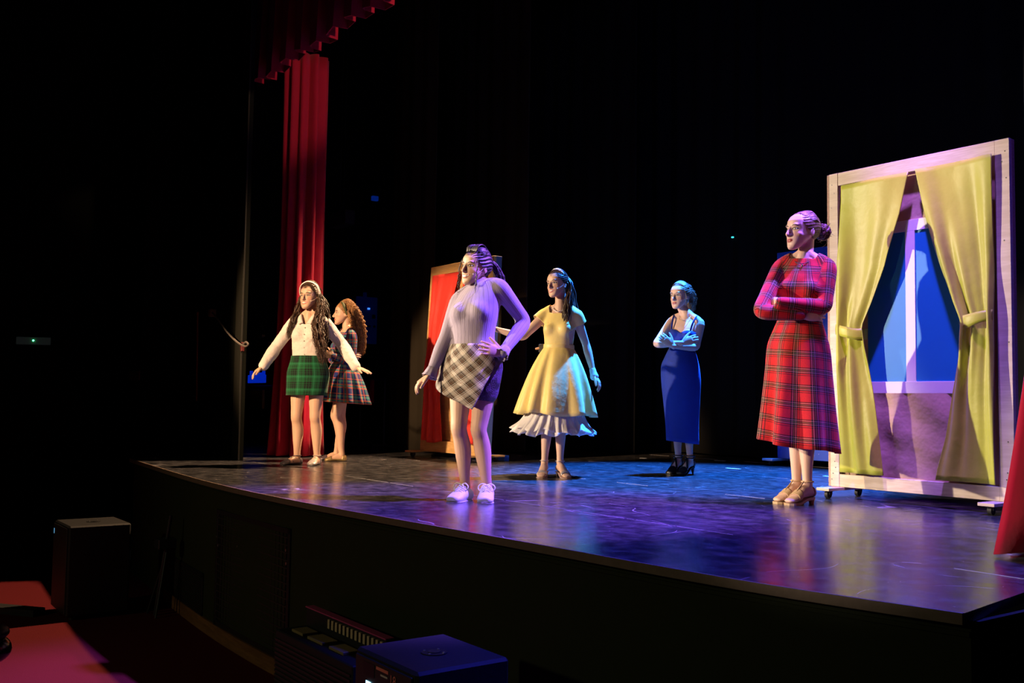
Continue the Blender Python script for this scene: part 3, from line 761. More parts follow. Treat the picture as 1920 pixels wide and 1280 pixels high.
# ------------------------------------------------------------------ people
def fdir(th):
    th = math.radians(th); return math.cos(th) * -VD + math.sin(th) * -VR
def remesh(parts, vox, taubin=6, relax=0):
    mb = MB()
    for vs, fs in parts: mb.add(vs, fs)
    o = mb.build('tmp_shell', None)
    md = o.modifiers.new('r', 'REMESH'); md.mode = 'VOXEL'; md.voxel_size = vox
    bpy.context.view_layer.update()
    me = bpy.data.meshes.new_from_object(o.evaluated_get(bpy.context.evaluated_depsgraph_get()))
    old = o.data; bpy.data.objects.remove(o); bpy.data.meshes.remove(old)
    n = len(me.vertices); co = np.empty(n * 3); me.vertices.foreach_get('co', co); co = co.reshape(-1, 3)
    F = np.empty(len(me.polygons) * 4, int)
    lt = np.empty(len(me.loops), int); me.loops.foreach_get('vertex_index', lt)
    F = lt.reshape(-1, 4)
    e = np.empty(len(me.edges) * 2, int); me.edges.foreach_get('vertices', e); e = e.reshape(-1, 2)
    bpy.data.meshes.remove(me)
    deg = np.bincount(e.ravel(), minlength=n).astype(float)
    def lap(c):
        r = np.empty_like(c)
        for k in range(3):
            r[:, k] = (np.bincount(e[:, 0], c[e[:, 1], k], n) + np.bincount(e[:, 1], c[e[:, 0], k], n)) / deg
        return r - c
    for _ in range(relax): co = co + .5 * lap(co)
    for _ in range(taubin):
        co = co + .55 * lap(co); co = co - .52 * lap(co)
    return co, F
def final(name, co, F, m, par, org, attrs=None, keep=None, solid=0.):
    if keep is not None:
        k = keep(co); F = F[k[F].all(1)]
        used = np.unique(F); mp = -np.ones(len(co), int); mp[used] = np.arange(len(used)); F = mp[F]; co = co[used]
        attrs = {a: v[used] for a, v in (attrs or {}).items()}
        # straighten the cut edge
        E_ = np.sort(np.vstack([F[:, [i, (i + 1) % F.shape[1]]] for i in range(F.shape[1])]), axis=1)
        Eu, cnt = np.unique(E_, axis=0, return_counts=True); be = Eu[cnt == 1]
        dg = np.bincount(be.ravel(), minlength=len(co)); ok = dg == 2
        for _ in range(14):
            av = np.stack([np.bincount(be[:, 0], co[be[:, 1], i], len(co)) + np.bincount(be[:, 1], co[be[:, 0], i], len(co)) for i in range(3)], 1) / np.maximum(dg, 1)[:, None]
            co = np.where(ok[:, None], co * .4 + av * .6, co)
    me = bpy.data.meshes.new(name)
    me.vertices.add(len(co)); me.vertices.foreach_set('co', (co - org).ravel())
    me.loops.add(F.size); me.loops.foreach_set('vertex_index', F.ravel().astype(np.int32))
    me.polygons.add(len(F)); me.polygons.foreach_set('loop_start', np.arange(0, F.size, F.shape[1], dtype=np.int32))
    me.update(calc_edges=True); me.validate()
    for a, v in (attrs or {}).items():
        at = me.attributes.new(a, 'FLOAT_VECTOR', 'POINT'); at.data.foreach_set('vector', np.ascontiguousarray(v, dtype=np.float32).ravel())
    o = link(name, me, m, par, True)
    if solid: md = o.modifiers.new('thickness', 'SOLIDIFY'); md.thickness = solid; md.offset = 0
    return o
def attr(nt, name):
    a = nt.nodes.new('ShaderNodeAttribute'); a.attribute_name = name
    s = nt.nodes.new('ShaderNodeSeparateXYZ'); nt.links.new(a.outputs['Vector'], s.inputs[0])
    return [X(nt, s.outputs[i]) for i in range(3)]
def skin_mat(name, col, lip=(.45, .07, .07), brow=(.03, .018, .012), smile=0., teeth=0., lash=(.02, .012, .01), tone=.0):
    m, nt, b = base(name, col, .48, spec=.35)
    b.inputs['Subsurface Weight'].default_value = 0.
    x, y, z = attr(nt, 'hp'); ax = x.abs()
    f = noise(nt, 18, 3)
    c = cmix(nt, f, tuple(q * .93 for q in col), tuple(min(1, q * 1.06) for q in col))
    front = y.step(.03, .05)
    # blush, lips, teeth, brows, lashes: make-up colours in head coordinates (metres)
    bl = (((ax - .043) / .024) * ((ax - .043) / .024) + ((z + .028) / .018) * ((z + .028) / .018)).step(1., .1) * front
    c = cmix(nt, bl * .35, c, (col[0] * .95, col[1] * .55, col[2] * .5))
    zz = z + .0625 - x * x * smile
    lw = .023 + smile * .0016
    lips = ((x / lw) * (x / lw) + (zz / .0105) * (zz / .0105)).step(1.1, .85) * front
    c = cmix(nt, lips, c, lip)
    if teeth:
        tt = ((x / (lw * .82)) * (x / (lw * .82)) + ((zz - .0008) / (.0105 * teeth)) * ((zz - .0008) / (.0105 * teeth))).step(1.1, .85) * front
        c = cmix(nt, tt, c, (.80, .76, .70))
    else:
        ml = (zz.abs().step(.0016, .0006)) * ax.step(lw * .9, lw * .8) * front  # shade between the closed lips, painted as a dark line
        c = cmix(nt, ml * .7, c, tuple(q * .3 for q in lip))
    bz = z - .0265 + (ax - .034) * (ax - .034) * 14
    br = (((ax - .031) / .020) * ((ax - .031) / .020) + (bz / .0042) * (bz / .0042)).step(1.15, .7) * front
    c = cmix(nt, br * .9, c, brow)
    ez = z - .0050
    la = (((ax - .031) / .0175) * ((ax - .031) / .0175) + (ez / .0078) * (ez / .0078)).step(1.15, .8) * front
    c = cmix(nt, la * .9, c, lash)
    ns = (((ax - .0075) / .0042) * ((ax - .0075) / .0042) + ((z + .0405) / .0026) * ((z + .0405) / .0026)).step(1.1, .7) * y.step(.08, .09)  # nostril shade painted as dark spots under the nose
    c = cmix(nt, ns * .75, c, (col[0] * .25, col[1] * .15, col[2] * .12))
    nt.links.new(c, b.inputs['Base Color'])
    bump(nt, b, noise(nt, 120, 2), .05, .002)
    return m
eye_cache = {}
def eye_mat(iris):
    if iris in eye_cache: return eye_cache[iris]
    m, nt, b = base('eye', (.8, .78, .76), .15, spec=.6)
    tc = nt.nodes.new('ShaderNodeTexCoord'); s = nt.nodes.new('ShaderNodeSeparateXYZ'); nt.links.new(tc.outputs['Object'], s.inputs[0])
    x, z = X(nt, s.outputs[0]), X(nt, s.outputs[2])
    r2 = x * x + z * z
    c = cmix(nt, r2.step(.0062 ** 2, .0054 ** 2), (.72, .70, .68), iris)
    c = cmix(nt, r2.step(.0030 ** 2, .0024 ** 2), c, (.004, .004, .004))
    nt.links.new(c, b.inputs['Base Color'])
    eye_cache[iris] = m; return m
def hair_mat(name, dark, light, rough=.42):
    m, nt, b = base(name, dark, rough, spec=.5)
    f = noise(nt, 26, 4, stretch=(6, 6, .7)); g = noise(nt, 90, 2)
    nt.links.new(cmix(nt, (f * .75 + g * .25).step(.35, .68), dark, light), b.inputs['Base Color'])
    bump(nt, b, f * .6 + g * .4, .5, .004)
    b.inputs['Anisotropic'].default_value = .4
    return m
def ramp_const(nt, val, stops):
    r = nt.nodes.new('ShaderNodeValToRGB'); r.color_ramp.interpolation = 'CONSTANT'
    el = r.color_ramp.elements
    while len(el) > 1: el.remove(el[-1])
    el[0].position = 0; el[0].color = (*stops[0][1], 1)
    for p, c in stops[1:]: e = el.new(p); e.color = (*c, 1)
    nt.links.new(val.k, r.inputs[0]); return r.outputs[0]
def tartan(name, sett, per, ang=0., name_attr='cp', rough=.8, mixf=.5, lines=None, dark=0.):
    m, nt, b = base(name, (.5, .1, .1), rough, spec=.2, sheen=.15)
    u, v, _ = attr(nt, name_attr)
    if ang:
        c, s = math.cos(ang), math.sin(ang); u, v = u * c + v * s, v * c - u * s
    wu = (u / per + 50.).fract(); wv = (v / per + 50.).fract()
    ca_, cb_ = ramp_const(nt, wu, sett), ramp_const(nt, wv, sett)
    c = cmix(nt, mixf, ca_, cb_)
    if dark: c = cmix(nt, dark, c, cmix(nt, 1., ca_, cb_, 'DARKEN'))
    if lines:           # thin overcheck lines on top: (position, width, colour)
        for p, wd, col in lines:
            lu = (wu - p).abs().step(wd, wd * .6); lv = (wv - p).abs().step(wd, wd * .6)
            c = cmix(nt, lu.max(lv) * .75, c, col)
    f = noise(nt, 7, 3)
    tw = noise(nt, 300, 1)
    nt.links.new(cmix(nt, tw.step(.3, .7) * .25, c, (0, 0, 0), 'MULTIPLY'), b.inputs['Base Color'])
    bump(nt, b, f + tw * .05, .25, .02)
    return m

TORSO = [(-.20, .055, .045, .055), (-.15, .125, .08, .085), (-.08, .160, .093, .112), (-.01, .172, .098, .120), (.08, .168, .098, .113), (.20, .146, .092, .093), (.34, .121, .086, .078),
         (.46, .127, .092, .083), (.58, .140, .102, .090), (.70, .148, .104, .092), (.82, .150, .090, .088), (.92, .144, .070, .078), (1.0, .118, .054, .064), (1.06, .075, .046, .054)]
class Person:
    def __init__(s, foot, scale, label):
        g = gp(*foot); s.D = float(g @ VD); s.s = scale; s.org = np.array([g[0], g[1], 0.])
        s.root = empty('person', tuple(s.org)); tag(s.root, label, 'person')
        s.parts = []; s.chains = {}
    def P(s, x, y, dv=0.): return vp(x, y, s.D + dv)
    # ---- torso from pelvis and shoulder-centre points and facing angles
    def torso(s, pelvis, chest, th_p, th_c, roll_p=0., roll_c=0., waist_dx=0., bust=1., wide=1., dep=1., trap=1.):
        s.trap = trap
        s.pel, s.che = np.asarray(pelvis, float), np.asarray(chest, float); s.thp, s.thc = th_p, th_c
        s.wide, s.dep, s.bust = wide, dep, bust
        up = nrm(s.che - s.pel)
        def frame(th, roll):
            f = fdir(th); f = nrm(f - up * (f @ up)); x = nrm(np.cross(up, f)); r = math.radians(roll)
            return nrm(math.cos(r) * x + math.sin(r) * up), f
        s.fp, s.fc = frame(th_p, roll_p), frame(th_c, roll_c); s.up = up; s.wdx = waist_dx
        k = s.s
        s.hipj = {q: s.pel + s.fp[0] * q * .088 * k * wide for q in (-1, 1)}
        s.shj = {q: s.che + s.fc[0] * q * .146 * k * wide - VZ * .022 for q in (-1, 1)}
        s.parts.append(s.torso_loft(0.)); s.parts += s.breasts(0.) + s.traps(0.)
    def at_t(s, t):
        q = min(1, max(0, (t + .0)))
        x = nrm(s.fp[0] * (1 - q) + s.fc[0] * q); f = nrm(s.fp[1] * (1 - q) + s.fc[1] * q)
        c = s.pel + (s.che - s.pel) * t + x * s.wdx * math.sin(math.pi * q) + f * .012 * math.sin(math.pi * q)
        return c, x, f
    def torso_ring(s, t, inf=0., n=40, mult=(1, 1)):
        T = np.array(TORSO); k = s.s
        w_, a, b = (float(np.interp(t, T[:, 0], T[:, i])) * k for i in (1, 2, 3))
        w_ = w_ * s.wide * mult[0] + inf; a = a * s.dep * mult[1] + inf; b = b * s.dep * mult[1] + inf
        c, x, f = s.at_t(t); an = np.arange(n) * 2 * np.pi / n
        ca, sa = np.cos(an), np.sin(an)
        ex = np.sign(ca) * np.abs(ca) ** .92 * w_; ey = np.sign(sa) * np.abs(sa) ** .92 * np.where(sa > 0, a, b)
        return c + ex[:, None] * x + ey[:, None] * f
    def torso_loft(s, inf, t0=-.20, t1=1.06, mult=lambda t: (1, 1)):
        ts = [t for t in np.linspace(-.20, 1.06, 40) if t0 <= t <= t1]
        return loft([s.torso_ring(t, inf, mult=mult(t)) for t in ts])
    def traps(s, inf):
        k = s.s; out = []
        for q in (-1, 1):
            x = s.fc[0] * q
            out.append(tube([s.che + s.up * .062 * k * s.trap + x * .012 * k, s.che + s.up * (.042 * s.trap - .004) * k + x * .055 * k, s.che + s.up * .016 * k * s.trap + x * .100 * k, s.shj[q] + s.up * .004], [.040 * k + inf, .034 * k + inf, .036 * k + inf, .042 * k + inf], 14, sub=3))
        return out
    def breasts(s, inf):
        out = []
        for q in (-1, 1):
            c, x, f = s.at_t(.685); k = s.s
            A = np.array([x, f, np.cross(x, f)])
            out.append(ellipsoid(c + x * q * .066 * k + f * .062 * k * s.dep - s.up * .005, ((.062 * s.bust * k + inf), (.058 * s.bust * k + inf), (.060 * s.bust * k + inf)), A, 18, 12))
        return out
    # ---- limbs
    def leg(s, side, knee, ankle, toe_th, foot_len=.225, fat=1., plat=0., hip_in=0., ground=True):
        k = s.s; h = s.hipj[side] - VZ * .0; kn, an = np.asarray(knee, float), np.asarray(ankle, float)
        f = fdir(toe_th); bk = -s.fp[1]
        pts, rad = [], []
        for t, r, o in ((.02, .086, .012), (.18, .084, .010), (.40, .075, .004), (.65, .064, .0), (.85, .055, -.004)):
            pts.append(h + (kn - h) * t + bk * o * k); rad.append(r * k * fat)
        pts.append(kn - bk * .006 * k); rad.append(.051 * k * fat)
        bkf = -nrm(s.fp[1] + f)
        for t, r, o in ((.12, .049, .006), (.28, .053, .018), (.42, .051, .018), (.60, .043, .010), (.80, .034, .002), (.93, .031, 0)):
            pts.append(kn + (an - kn) * t + bkf * o * k); rad.append(r * k * fat)
        pts.append(an); rad.append(.032 * k)
        s.parts.append(tube(pts, rad, 18, sub=3))
        s.foot(side, an, toe_th, foot_len, plat)
        print(s.root['label'][:22], 'leg', side, 'thigh %.2f shank %.2f ankle z %.3f' % (np.linalg.norm(kn - h), np.linalg.norm(an - kn), an[2]))
    def foot_rings(s, side, inf=0.):
        an, f, sd, hh, pl, L, k = s.feet[side]; n = 18; A = np.arange(n) * 2 * np.pi / n; rows = []
        for t, zc, wv, hv in ((-.052, .030, .016, .018), (-.046, .030, .026, .028), (-.02, .034, .031, .034), (.02, .044, .032, .043), (.06, .042, .034, .038), (.10, .031, .039, .028), (.135, .022, .042, .020), (.16, .017, .039, .015), (.176, .014, .030, .012), (.183, .013, .016, .008)):
            t2 = t * L / .235
            lift = hh * float(np.interp(t, [-.05, .0, .04, .11, .14], [1, 1, .80, .12, 0]))
            c = np.array([an[0], an[1], 0]) + f * t2 + VZ * (zc * k + lift + pl)
            rows.append(c + np.cos(A)[:, None] * sd * (wv * k + inf) + np.maximum(np.sin(A), -.8)[:, None] * VZ * (hv * k + inf))
        return rows
    def foot(s, side, an, th, L, plat):
        f = fdir(th); sd = np.cross(VZ, f); k = s.s
        hh = max(0., an[2] - .078 * k - plat)
        if not hasattr(s, 'feet'): s.feet = {}
        s.feet[side] = (an, f, sd, hh, plat, L * k, k)
        s.parts.append(loft(s.foot_rings(side)))
        s.parts.append(tube([an + VZ * .01, np.array([an[0], an[1], an[2] - .035 * k]) + f * .012], [.032 * k, .030 * k], 14))
    ARM_T = ((.0, .044), (.18, .0455), (.45, .042), (.75, .037), (.95, .0345))
    FORE_T = ((.10, .0355), (.28, .0365), (.55, .031), (.82, .0245), (1., .0225))
    def arm_pts(s, side, inf=0., t1=1., ease=None):
        sh, el, wr, fat = s.arms[side]; k = s.s; P_, R_ = [], []
        st = sh - s.fc[0] * side * .03 * k
        P_.append(st + VZ * .004); R_.append(.036 * k * fat + inf)
        for t, r in s.ARM_T: P_.append(sh + (el - sh) * max(t, .02)); R_.append(r * k * fat + inf)
        for t, r in s.FORE_T: P_.append(el + (wr - el) * t); R_.append(r * k * fat + inf)
        if ease is not None: R_ = [r + e for r, e in zip(R_, ease)]
        if t1 < 1.:
            q = int(round(1 + 10 * t1)); P_, R_ = P_[:q], R_[:q]
        return P_, R_
    def arm(s, side, elbow, wrist, hdir=None, palm=None, curl=.35, spread=.12, thumb=None, hand=True, fat=1., tcurl=.3):
        sh = s.shj[side]; el, wr = np.asarray(elbow, float), np.asarray(wrist, float)
        if not hasattr(s, 'arms'): s.arms = {}
        s.arms[side] = (sh, el, wr, fat)
        s.parts.append(tube(*s.arm_pts(side), 16, sub=3))
        if hand:
            hd = nrm(hdir if hdir is not None else wr - el); pn = palm if palm is not None else -side * s.fc[0]
            s.hand(wr, hd, pn, curl, spread, thumb if thumb is not None else s.fc[1], tcurl)
        print(s.root['label'][:22], 'arm', side, 'upper %.2f fore %.2f' % (np.linalg.norm(el - sh), np.linalg.norm(wr - el)))
    def hand(s, wr, d, pn, curl, spread, thumb, tcurl):
        """d: along the hand, pn: palm normal, thumb: rough direction the thumb side faces"""
        k = s.s * 1.10; d = nrm(d); pn = nrm(pn - d * (np.asarray(pn) @ d)); b = np.cross(d, pn)
        if b @ np.asarray(thumb) < 0: b = -b
        s.parts.append(tube([wr - d * .012 * k, wr + d * .012 * k, wr + d * .035 * k, wr + d * .062 * k, wr + d * .082 * k], [(.015 * k, .021 * k), (.0145 * k, .024 * k), (.0145 * k, .033 * k), (.0135 * k, .038 * k), (.0115 * k, .037 * k)], 14, sub=2, ref=pn))
        for off, ln, sp, r in ((.0275, .068, .9, .0080), (.0095, .076, .25, .0083), (-.0090, .071, -.35, .0080), (-.0260, .056, -1., .0070)):
            p = wr + d * (.078 - abs(off) * .22) * k + b * off * k; a = spread * sp; v0 = nrm(d * math.cos(a) + b * math.sin(a))
            pts, rad, ang = [p - v0 * .012 * k, p], [r * k * 1.05] * 2, 0.
            for j, fr in enumerate((.42, .32, .26)):
                ang += curl * (.55, .95, .65)[j]
                p = p + (v0 * math.cos(ang) + pn * math.sin(ang)) * ln * fr * k; pts.append(p); rad.append(r * k * (1.0, .93, .82)[j])
            s.parts.append(tube(pts, rad, 10, sub=2))
        p = wr + d * .024 * k + b * .024 * k; v0 = nrm(d * .72 + b * .62 + pn * .18)
        pts, rad = [p - v0 * .02 * k, p], [.011 * k, .0115 * k]; ang = 0
        for j, ln in enumerate((.034, .028, .022)):
            ang += tcurl * (.25, .6, .5)[j]; w = nrm(v0 * math.cos(ang) + nrm(d - b * .4 + pn * .5) * math.sin(ang))
            p = p + w * ln * k; pts.append(p); rad.append((.0105, .0092, .0075)[j] * k)
        s.parts.append(tube(pts, rad, 10, sub=2))
    # ---- head
    def head(s, centre, th, pitch=0., roll=0., size=1.):
        k = s.s * size; f = fdir(th); p = math.radians(pitch); f2 = math.cos(p) * f + math.sin(p) * VZ
        x = np.cross(VZ, f); z = np.cross(f2, x); r = math.radians(roll); x, z = math.cos(r) * x + math.sin(r) * z, math.cos(r) * z - math.sin(r) * x
        s.hA = np.array([x, f2, z]); s.hc = np.asarray(centre, float); s.hk = k * 1.0
        W = lambda v: s.hc + (np.asarray(v, float) * s.hk) @ s.hA
        s.HW = W
        E = lambda c, r_: s.parts.append(ellipsoid(W(c), np.array(r_) * s.hk, s.hA, 20, 14))
        E((0, -.018, .030), (.073, .090, .080))
        n = 28; an = np.arange(n) * 2 * np.pi / n; rows = []
        for zz, wv, yf, yb in ((-.113, .015, .080, .058), (-.108, .026, .087, .045), (-.095, .038, .090, .025), (-.075, .050, .0885, .0), (-.055, .058, .088, -.02), (-.03, .065, .0885, -.045), (0, .0690, .0845, -.06), (.028, .070, .0885, -.065), (.055, .068, .0855, -.06), (.08, .057, .071, -.05), (.10, .036, .045, -.04)):
            yc = yb + (yf - yb) * .45; ca, sa = np.cos(an), np.sin(an)
            lx = np.sign(ca) * np.abs(ca) ** .85 * wv; ly = yc + np.where(sa > 0, (yf - yc), (yc - yb)) * np.sign(sa) * np.abs(sa) ** .9
            rows.append(W(np.stack([lx, ly, np.full(n, zz)], 1)))
        s.parts.append(loft(rows))
        s.parts.append(tube([W((0, .083, .020)), W((0, .091, .002)), W((0, .103, -.020)), W((0, .1075, -.030)), W((0, .098, -.036))], [.0065 * k, .0070 * k, .0085 * k, .0100 * k, .0085 * k], 12, sub=2))
        for q in (-1, 1):
            E((q * .0105, .0935, -.0335), (.0065, .0085, .0065))
            E((q * .038, .046, -.028), (.024, .028, .026))
            E((q * .030, .0775, .0265), (.022, .011, .0065))
            E((q * .0725, -.012, -.008), (.007, .017, .029))
        E((0, .0885, -.0575), (.021, .0075, .0062)); E((0, .0875, -.0680), (.018, .0080, .0064)); E((0, .080, -.098), (.020, .0135, .014))
        # neck
        nb = s.che + s.up * .045 * s.s
        s.parts.append(tube([nb - s.up * .05 * s.s, nb, W((0, -.030, -.10)), W((0, -.030, -.04))], [.060 * s.s, .051 * s.s, .047 * s.s, .05 * s.s], 18, sub=3))
        print(s.root['label'][:22], 'crown z %.2f chin z %.2f shoulder z %.2f pelvis z %.2f' % (W((0, 0, .11))[2], W((0, 0, -.113))[2], s.che[2], s.pel[2]))
    def body(s, skin, vox=.0045, keep=None):
        co, F = remesh(s.parts, vox, 5)
        hp = np.full_like(co, 0.); hp[:, 1] = -9
        L = (co - s.hc) @ s.hA.T / s.hk
        near = (np.abs(L[:, 0]) < .12) & (np.abs(L[:, 1]) < .16) & (L[:, 2] > -.15) & (L[:, 2] < .16)
        # eye sockets
        for q in (-1, 1):
            d2 = ((L[:, 0] - q * .031) / .017) ** 2 + ((L[:, 2] - .004) / .011) ** 2
            push = np.where(near & (L[:, 1] > .04), np.exp(-d2 * 1.2), 0) * .0065 * s.hk
            co = co - push[:, None] * s.hA[1]
        hp[near] = L[near]
        s.bodyo = final('body', co, F, skin, s.root, s.org, {'hp': hp})
        return s.bodyo
    def eyes(s, iris=(.05, .025, .012), gaze=(0, 0)):
        for q in (-1, 1):
            vs, fs = ellipsoid((0, 0, 0), (.0145, .0075, .0056), None, 18, 12)
            o = mesh('eye', vs * s.hk, fs, eye_mat(iris), s.root, True)
            A = s.hA; az = q * .22
            xl = A[0] * math.cos(az) - A[1] * math.sin(az); yl = A[1] * math.cos(az) + A[0] * math.sin(az); zl = A[2]
            xl = -xl; o.matrix_local = Matrix(((xl[0], yl[0], zl[0], 0), (xl[1], yl[1], zl[1], 0), (xl[2], yl[2], zl[2], 0), (0, 0, 0, 1)))
            o.location = s.HW((q * .031, .0735, .0040)) - s.org
    # ---- garments
    def coords(s, co, chains):
        """cloth coordinates (around, along) from the nearest chain: (points, ref direction, radius guess)"""
        best = np.full(len(co), 1e9); out = np.zeros((len(co), 3))
        for pts, ref, rr in chains:
            pts = np.asarray(pts, float); acc = 0.
            for a, b in zip(pts[:-1], pts[1:]):
                L = np.linalg.norm(b - a); t = (b - a) / L; u = nrm(ref - t * (np.asarray(ref) @ t)); v = np.cross(t, u)
                h = np.clip((co - a) @ t, 0, L); q = co - a - h[:, None] * t; d = np.linalg.norm(q, axis=1) - rr
                an = np.arctan2(q @ v, q @ u); m_ = d < best; best[m_] = d[m_]
                out[m_, 0] = an[m_] * (rr + .02); out[m_, 1] = acc + ((co - a) @ t)[m_]; acc += L
        return out
    def garment(s, name, m, parts, vox=.006, keep=None, chains=None, solid=.002, taubin=6, parent=None, relax=30):
        co, F = remesh(parts, vox, taubin, relax)
        a = {'cp': s.coords(co, chains)} if chains else {}
        return final(name, co, F, m, parent or s.root, s.org, a, keep, solid)
    def torso_chain(s): return ([s.pel, s.che + s.up * .1], s.fc[1] * 1., .12)
    def arm_chain(s, side): sh, el, wr, _ = s.arms[side]; return ([sh, el, wr], s.fc[1], .04)
    def skirt(s, name, m, rings, n=160, folds=0, amp=0., seed=0, solid=.003, hem=None, phase=None, sharp=1., parent=None, cp_r=.16, mask=None, fexp=1.3):
        """rings: (centre, lateral axis, front axis, half width, half depth) from top to hem; folds grow towards the hem"""
        rng = np.random.default_rng(seed); k = len(rings); an = np.arange(n) * 2 * np.pi / n
        C = np.array([np.concatenate([np.asarray(r[0]), nrm(r[1]), nrm(r[2]), [r[3], r[4]]]) for r in rings]); sub = 5
        C = catmull(C, sub); K = len(C); G, U = [], []
        ph = an * folds + .9 * np.sin(an * 2 + rng.random() * 6) + .5 * np.sin(an * 3 + rng.random() * 6)
        am2 = 1 + .45 * np.sin(an * 2 + rng.random() * 6) + .3 * np.sin(an * 5 + rng.random() * 6)
        acc = 0.
        for i in range(K):
            t = i / (K - 1); c, x, f, w_, d_ = C[i, :3], nrm(C[i, 3:6]), nrm(C[i, 6:9]), C[i, 9], C[i, 10]
            fold = np.sin(ph + .5 * math.sin(2 * t)); fold = np.sign(fold) * np.abs(fold) ** sharp
            r = 1 + amp * (t ** fexp) * am2 * fold
            p = c + (np.cos(an) * w_ * r)[:, None] * x + (np.sin(an) * d_ * r)[:, None] * f
            if hem is not None: p[:, 2] += hem(an, t)
            G.append(p)
            if i: acc += np.linalg.norm(C[i, :3] - C[i - 1, :3])
            U.append(np.stack([an * cp_r, np.full(n, -acc), np.full(n, t)], 1))
        co = np.vstack(G); F = np.array([(i * n + j, i * n + (j + 1) % n, (i + 1) * n + (j + 1) % n, (i + 1) * n + j) for i in range(K - 1) for j in range(n)])
        return final(name, co, F, m, parent or s.root, s.org, {'cp': np.vstack(U)}, None if mask is None else (lambda c_: mask(np.vstack(U))), solid)
    def shell_cut(s, name, m, side, inf, cut, par=None, vox=.0045):
        """shoe made from the inflated foot, kept where cut(local) is true; local = (along, side, height above ground)"""
        an, f, sd, hh, pl, L, k = s.feet[side]
        co, F = remesh([loft(s.foot_rings(side, inf))], vox, 3)
        def keep(c):
            q = c - np.array([an[0], an[1], 0]); return cut(q @ f, q @ sd, q[:, 2])
        return final(name, co, F, m, par or s.root, s.org, None, keep, .003)
    def foot_pt(s, side, t, y, z):
        an, f, sd, hh, pl, L, k = s.feet[side]; return np.array([an[0], an[1], 0]) + f * t * L / .235 + sd * y + VZ * z
    def lift(s, side, t):
        an, f, sd, hh, pl, L, k = s.feet[side]; return hh * float(np.interp(t, [-.05, .0, .04, .11, .14], [1, 1, .80, .12, 0])) + pl
    def sole(s, side, m, thick=.006, par=None, w=1.08, t0=-.052, t1=.186):
        rows_t = np.linspace(t0, t1, 16); top, bot = [], []
        for t in rows_t:
            wv = float(np.interp(t, [-.055, -.046, -.02, .03, .08, .135, .165, .18, .188], [.012, .024, .031, .030, .036, .043, .040, .028, .010])) * w
            z = s.lift(side, t) + .002
            top.append([s.foot_pt(side, t, y, z) for y in (-wv, -wv * .5, 0, wv * .5, wv)]); bot.append([s.foot_pt(side, t, y, max(0.0, z - thick)) for y in (-wv, -wv * .5, 0, wv * .5, wv)])
        top, bot = np.array(top), np.array(bot)
        mb = MB(); rows = [np.vstack([top[i], bot[i][::-1]]) for i in range(len(rows_t))]; mb.add(*loft(rows)); return mb.build('sole', m, par or s.root, org=s.org)
    def tubepart(s, name, pts, r, m, par=None, n=8, sub=3):
        vs, fs = tube(pts, r, n, sub=sub); return mesh(name, vs, fs, m, par or s.root, True, s.org)
    def mic(s, side):
        w_ = plain('mic_beige', (.62, .48, .40), .5)
        W = s.HW
        pts = [W((side * .077, -.004, .012)), W((side * .076, .02, -.018)), W((side * .070, .045, -.036)), W((side * .060, .066, -.046))]
        o = s.tubepart('headset_microphone', pts, [.0013] * 4, w_)
        vs, fs = ellipsoid(W((side * .057, .071, -.048)), (.0042,) * 3); mesh('capsule', vs, fs, plain('mic_tip', (.8, .75, .68), .5), o, True, s.org)
    # ---- hair
    def cap(s, mb, grow=1.0, hl=None, seed=0, top=0., ridges=34, amp=.0010, low=-.075):
        """scalp-hugging hair shell"""
        n, m_ = 200, 120; G = np.zeros((m_, n, 3))
        for i in range(m_):
            ph = math.pi * (i + .5) / m_
            for_an = np.arange(n) * 2 * np.pi / n
            x, y, z = np.sin(ph) * np.cos(for_an), np.sin(ph) * np.sin(for_an), np.full(n, math.cos(ph))
            rg = 1 + amp / .08 * np.sin(np.arctan2(z, x) * ridges + 3 * np.sin(y * 3)) * .8
            L = np.stack([x * .0815 * grow * rg, -.016 + y * .1005 * grow * rg, .028 + z * (.0905 * grow * rg) * 1.0 + top * np.maximum(0, z) ** 2 * np.exp(-((y + .25) / .5) ** 2)], 1)
            G[i] = L
        hz, hy = zip(*(hl or [(-.2, -.075), (-.09, -.07), (-.05, -.045), (-.02, -.018), (0, .016), (.03, .040), (.050, .058), (.066, .074), (.078, .2), (.3, .2)]))
        flat = G.reshape(-1, 3); keep = (flat[:, 1] < np.interp(flat[:, 2], hz, hy)) & (flat[:, 2] > low)
        idx = -np.ones(len(flat), int); fs = []
        for i in range(m_ - 1):
            for j in range(n):
                q = (i * n + j, (i + 1) * n + j, (i + 1) * n + (j + 1) % n, i * n + (j + 1) % n)
                if all(keep[list(q)]): fs.append(q)
        fs.append(tuple(range(n)))
        used = sorted({a for q in fs for a in q}); mp = {a: i for i, a in enumerate(used)}
        mb.add(s.HW(flat[used]), [tuple(mp[a] for a in q) for q in fs])
    def lock(s, mb, pts, r=.007, wave=0., wl=.06, seed=0, n=5, world=False, tip=.25, squash=.55, wgrow=1.):
        rng = np.random.default_rng(seed); P_ = np.asarray(pts, float)
        if not world: P_ = s.HW(P_)
        P_ = catmull(P_, 8); Ls = np.concatenate([[0], np.cumsum(np.linalg.norm(np.diff(P_, axis=0), axis=1))])
        k = max(6, int(Ls[-1] / (.012 if wave else .02))); tt = np.linspace(0, Ls[-1], k); P_ = np.stack([np.interp(tt, Ls, P_[:, i]) for i in range(3)], 1)
        if wave:
            a0, b0 = rng.random(2) * 6.28; g = np.minimum(1, tt / .12) ** wgrow
            ux, uy = nrm(rng.normal(size=3)), nrm(rng.normal(size=3))
            P_ = P_ + (wave * g * np.sin(tt / wl * 6.28 + a0))[:, None] * s.hA[0] + (wave * g * np.cos(tt / wl * 6.28 + b0))[:, None] * s.hA[1]
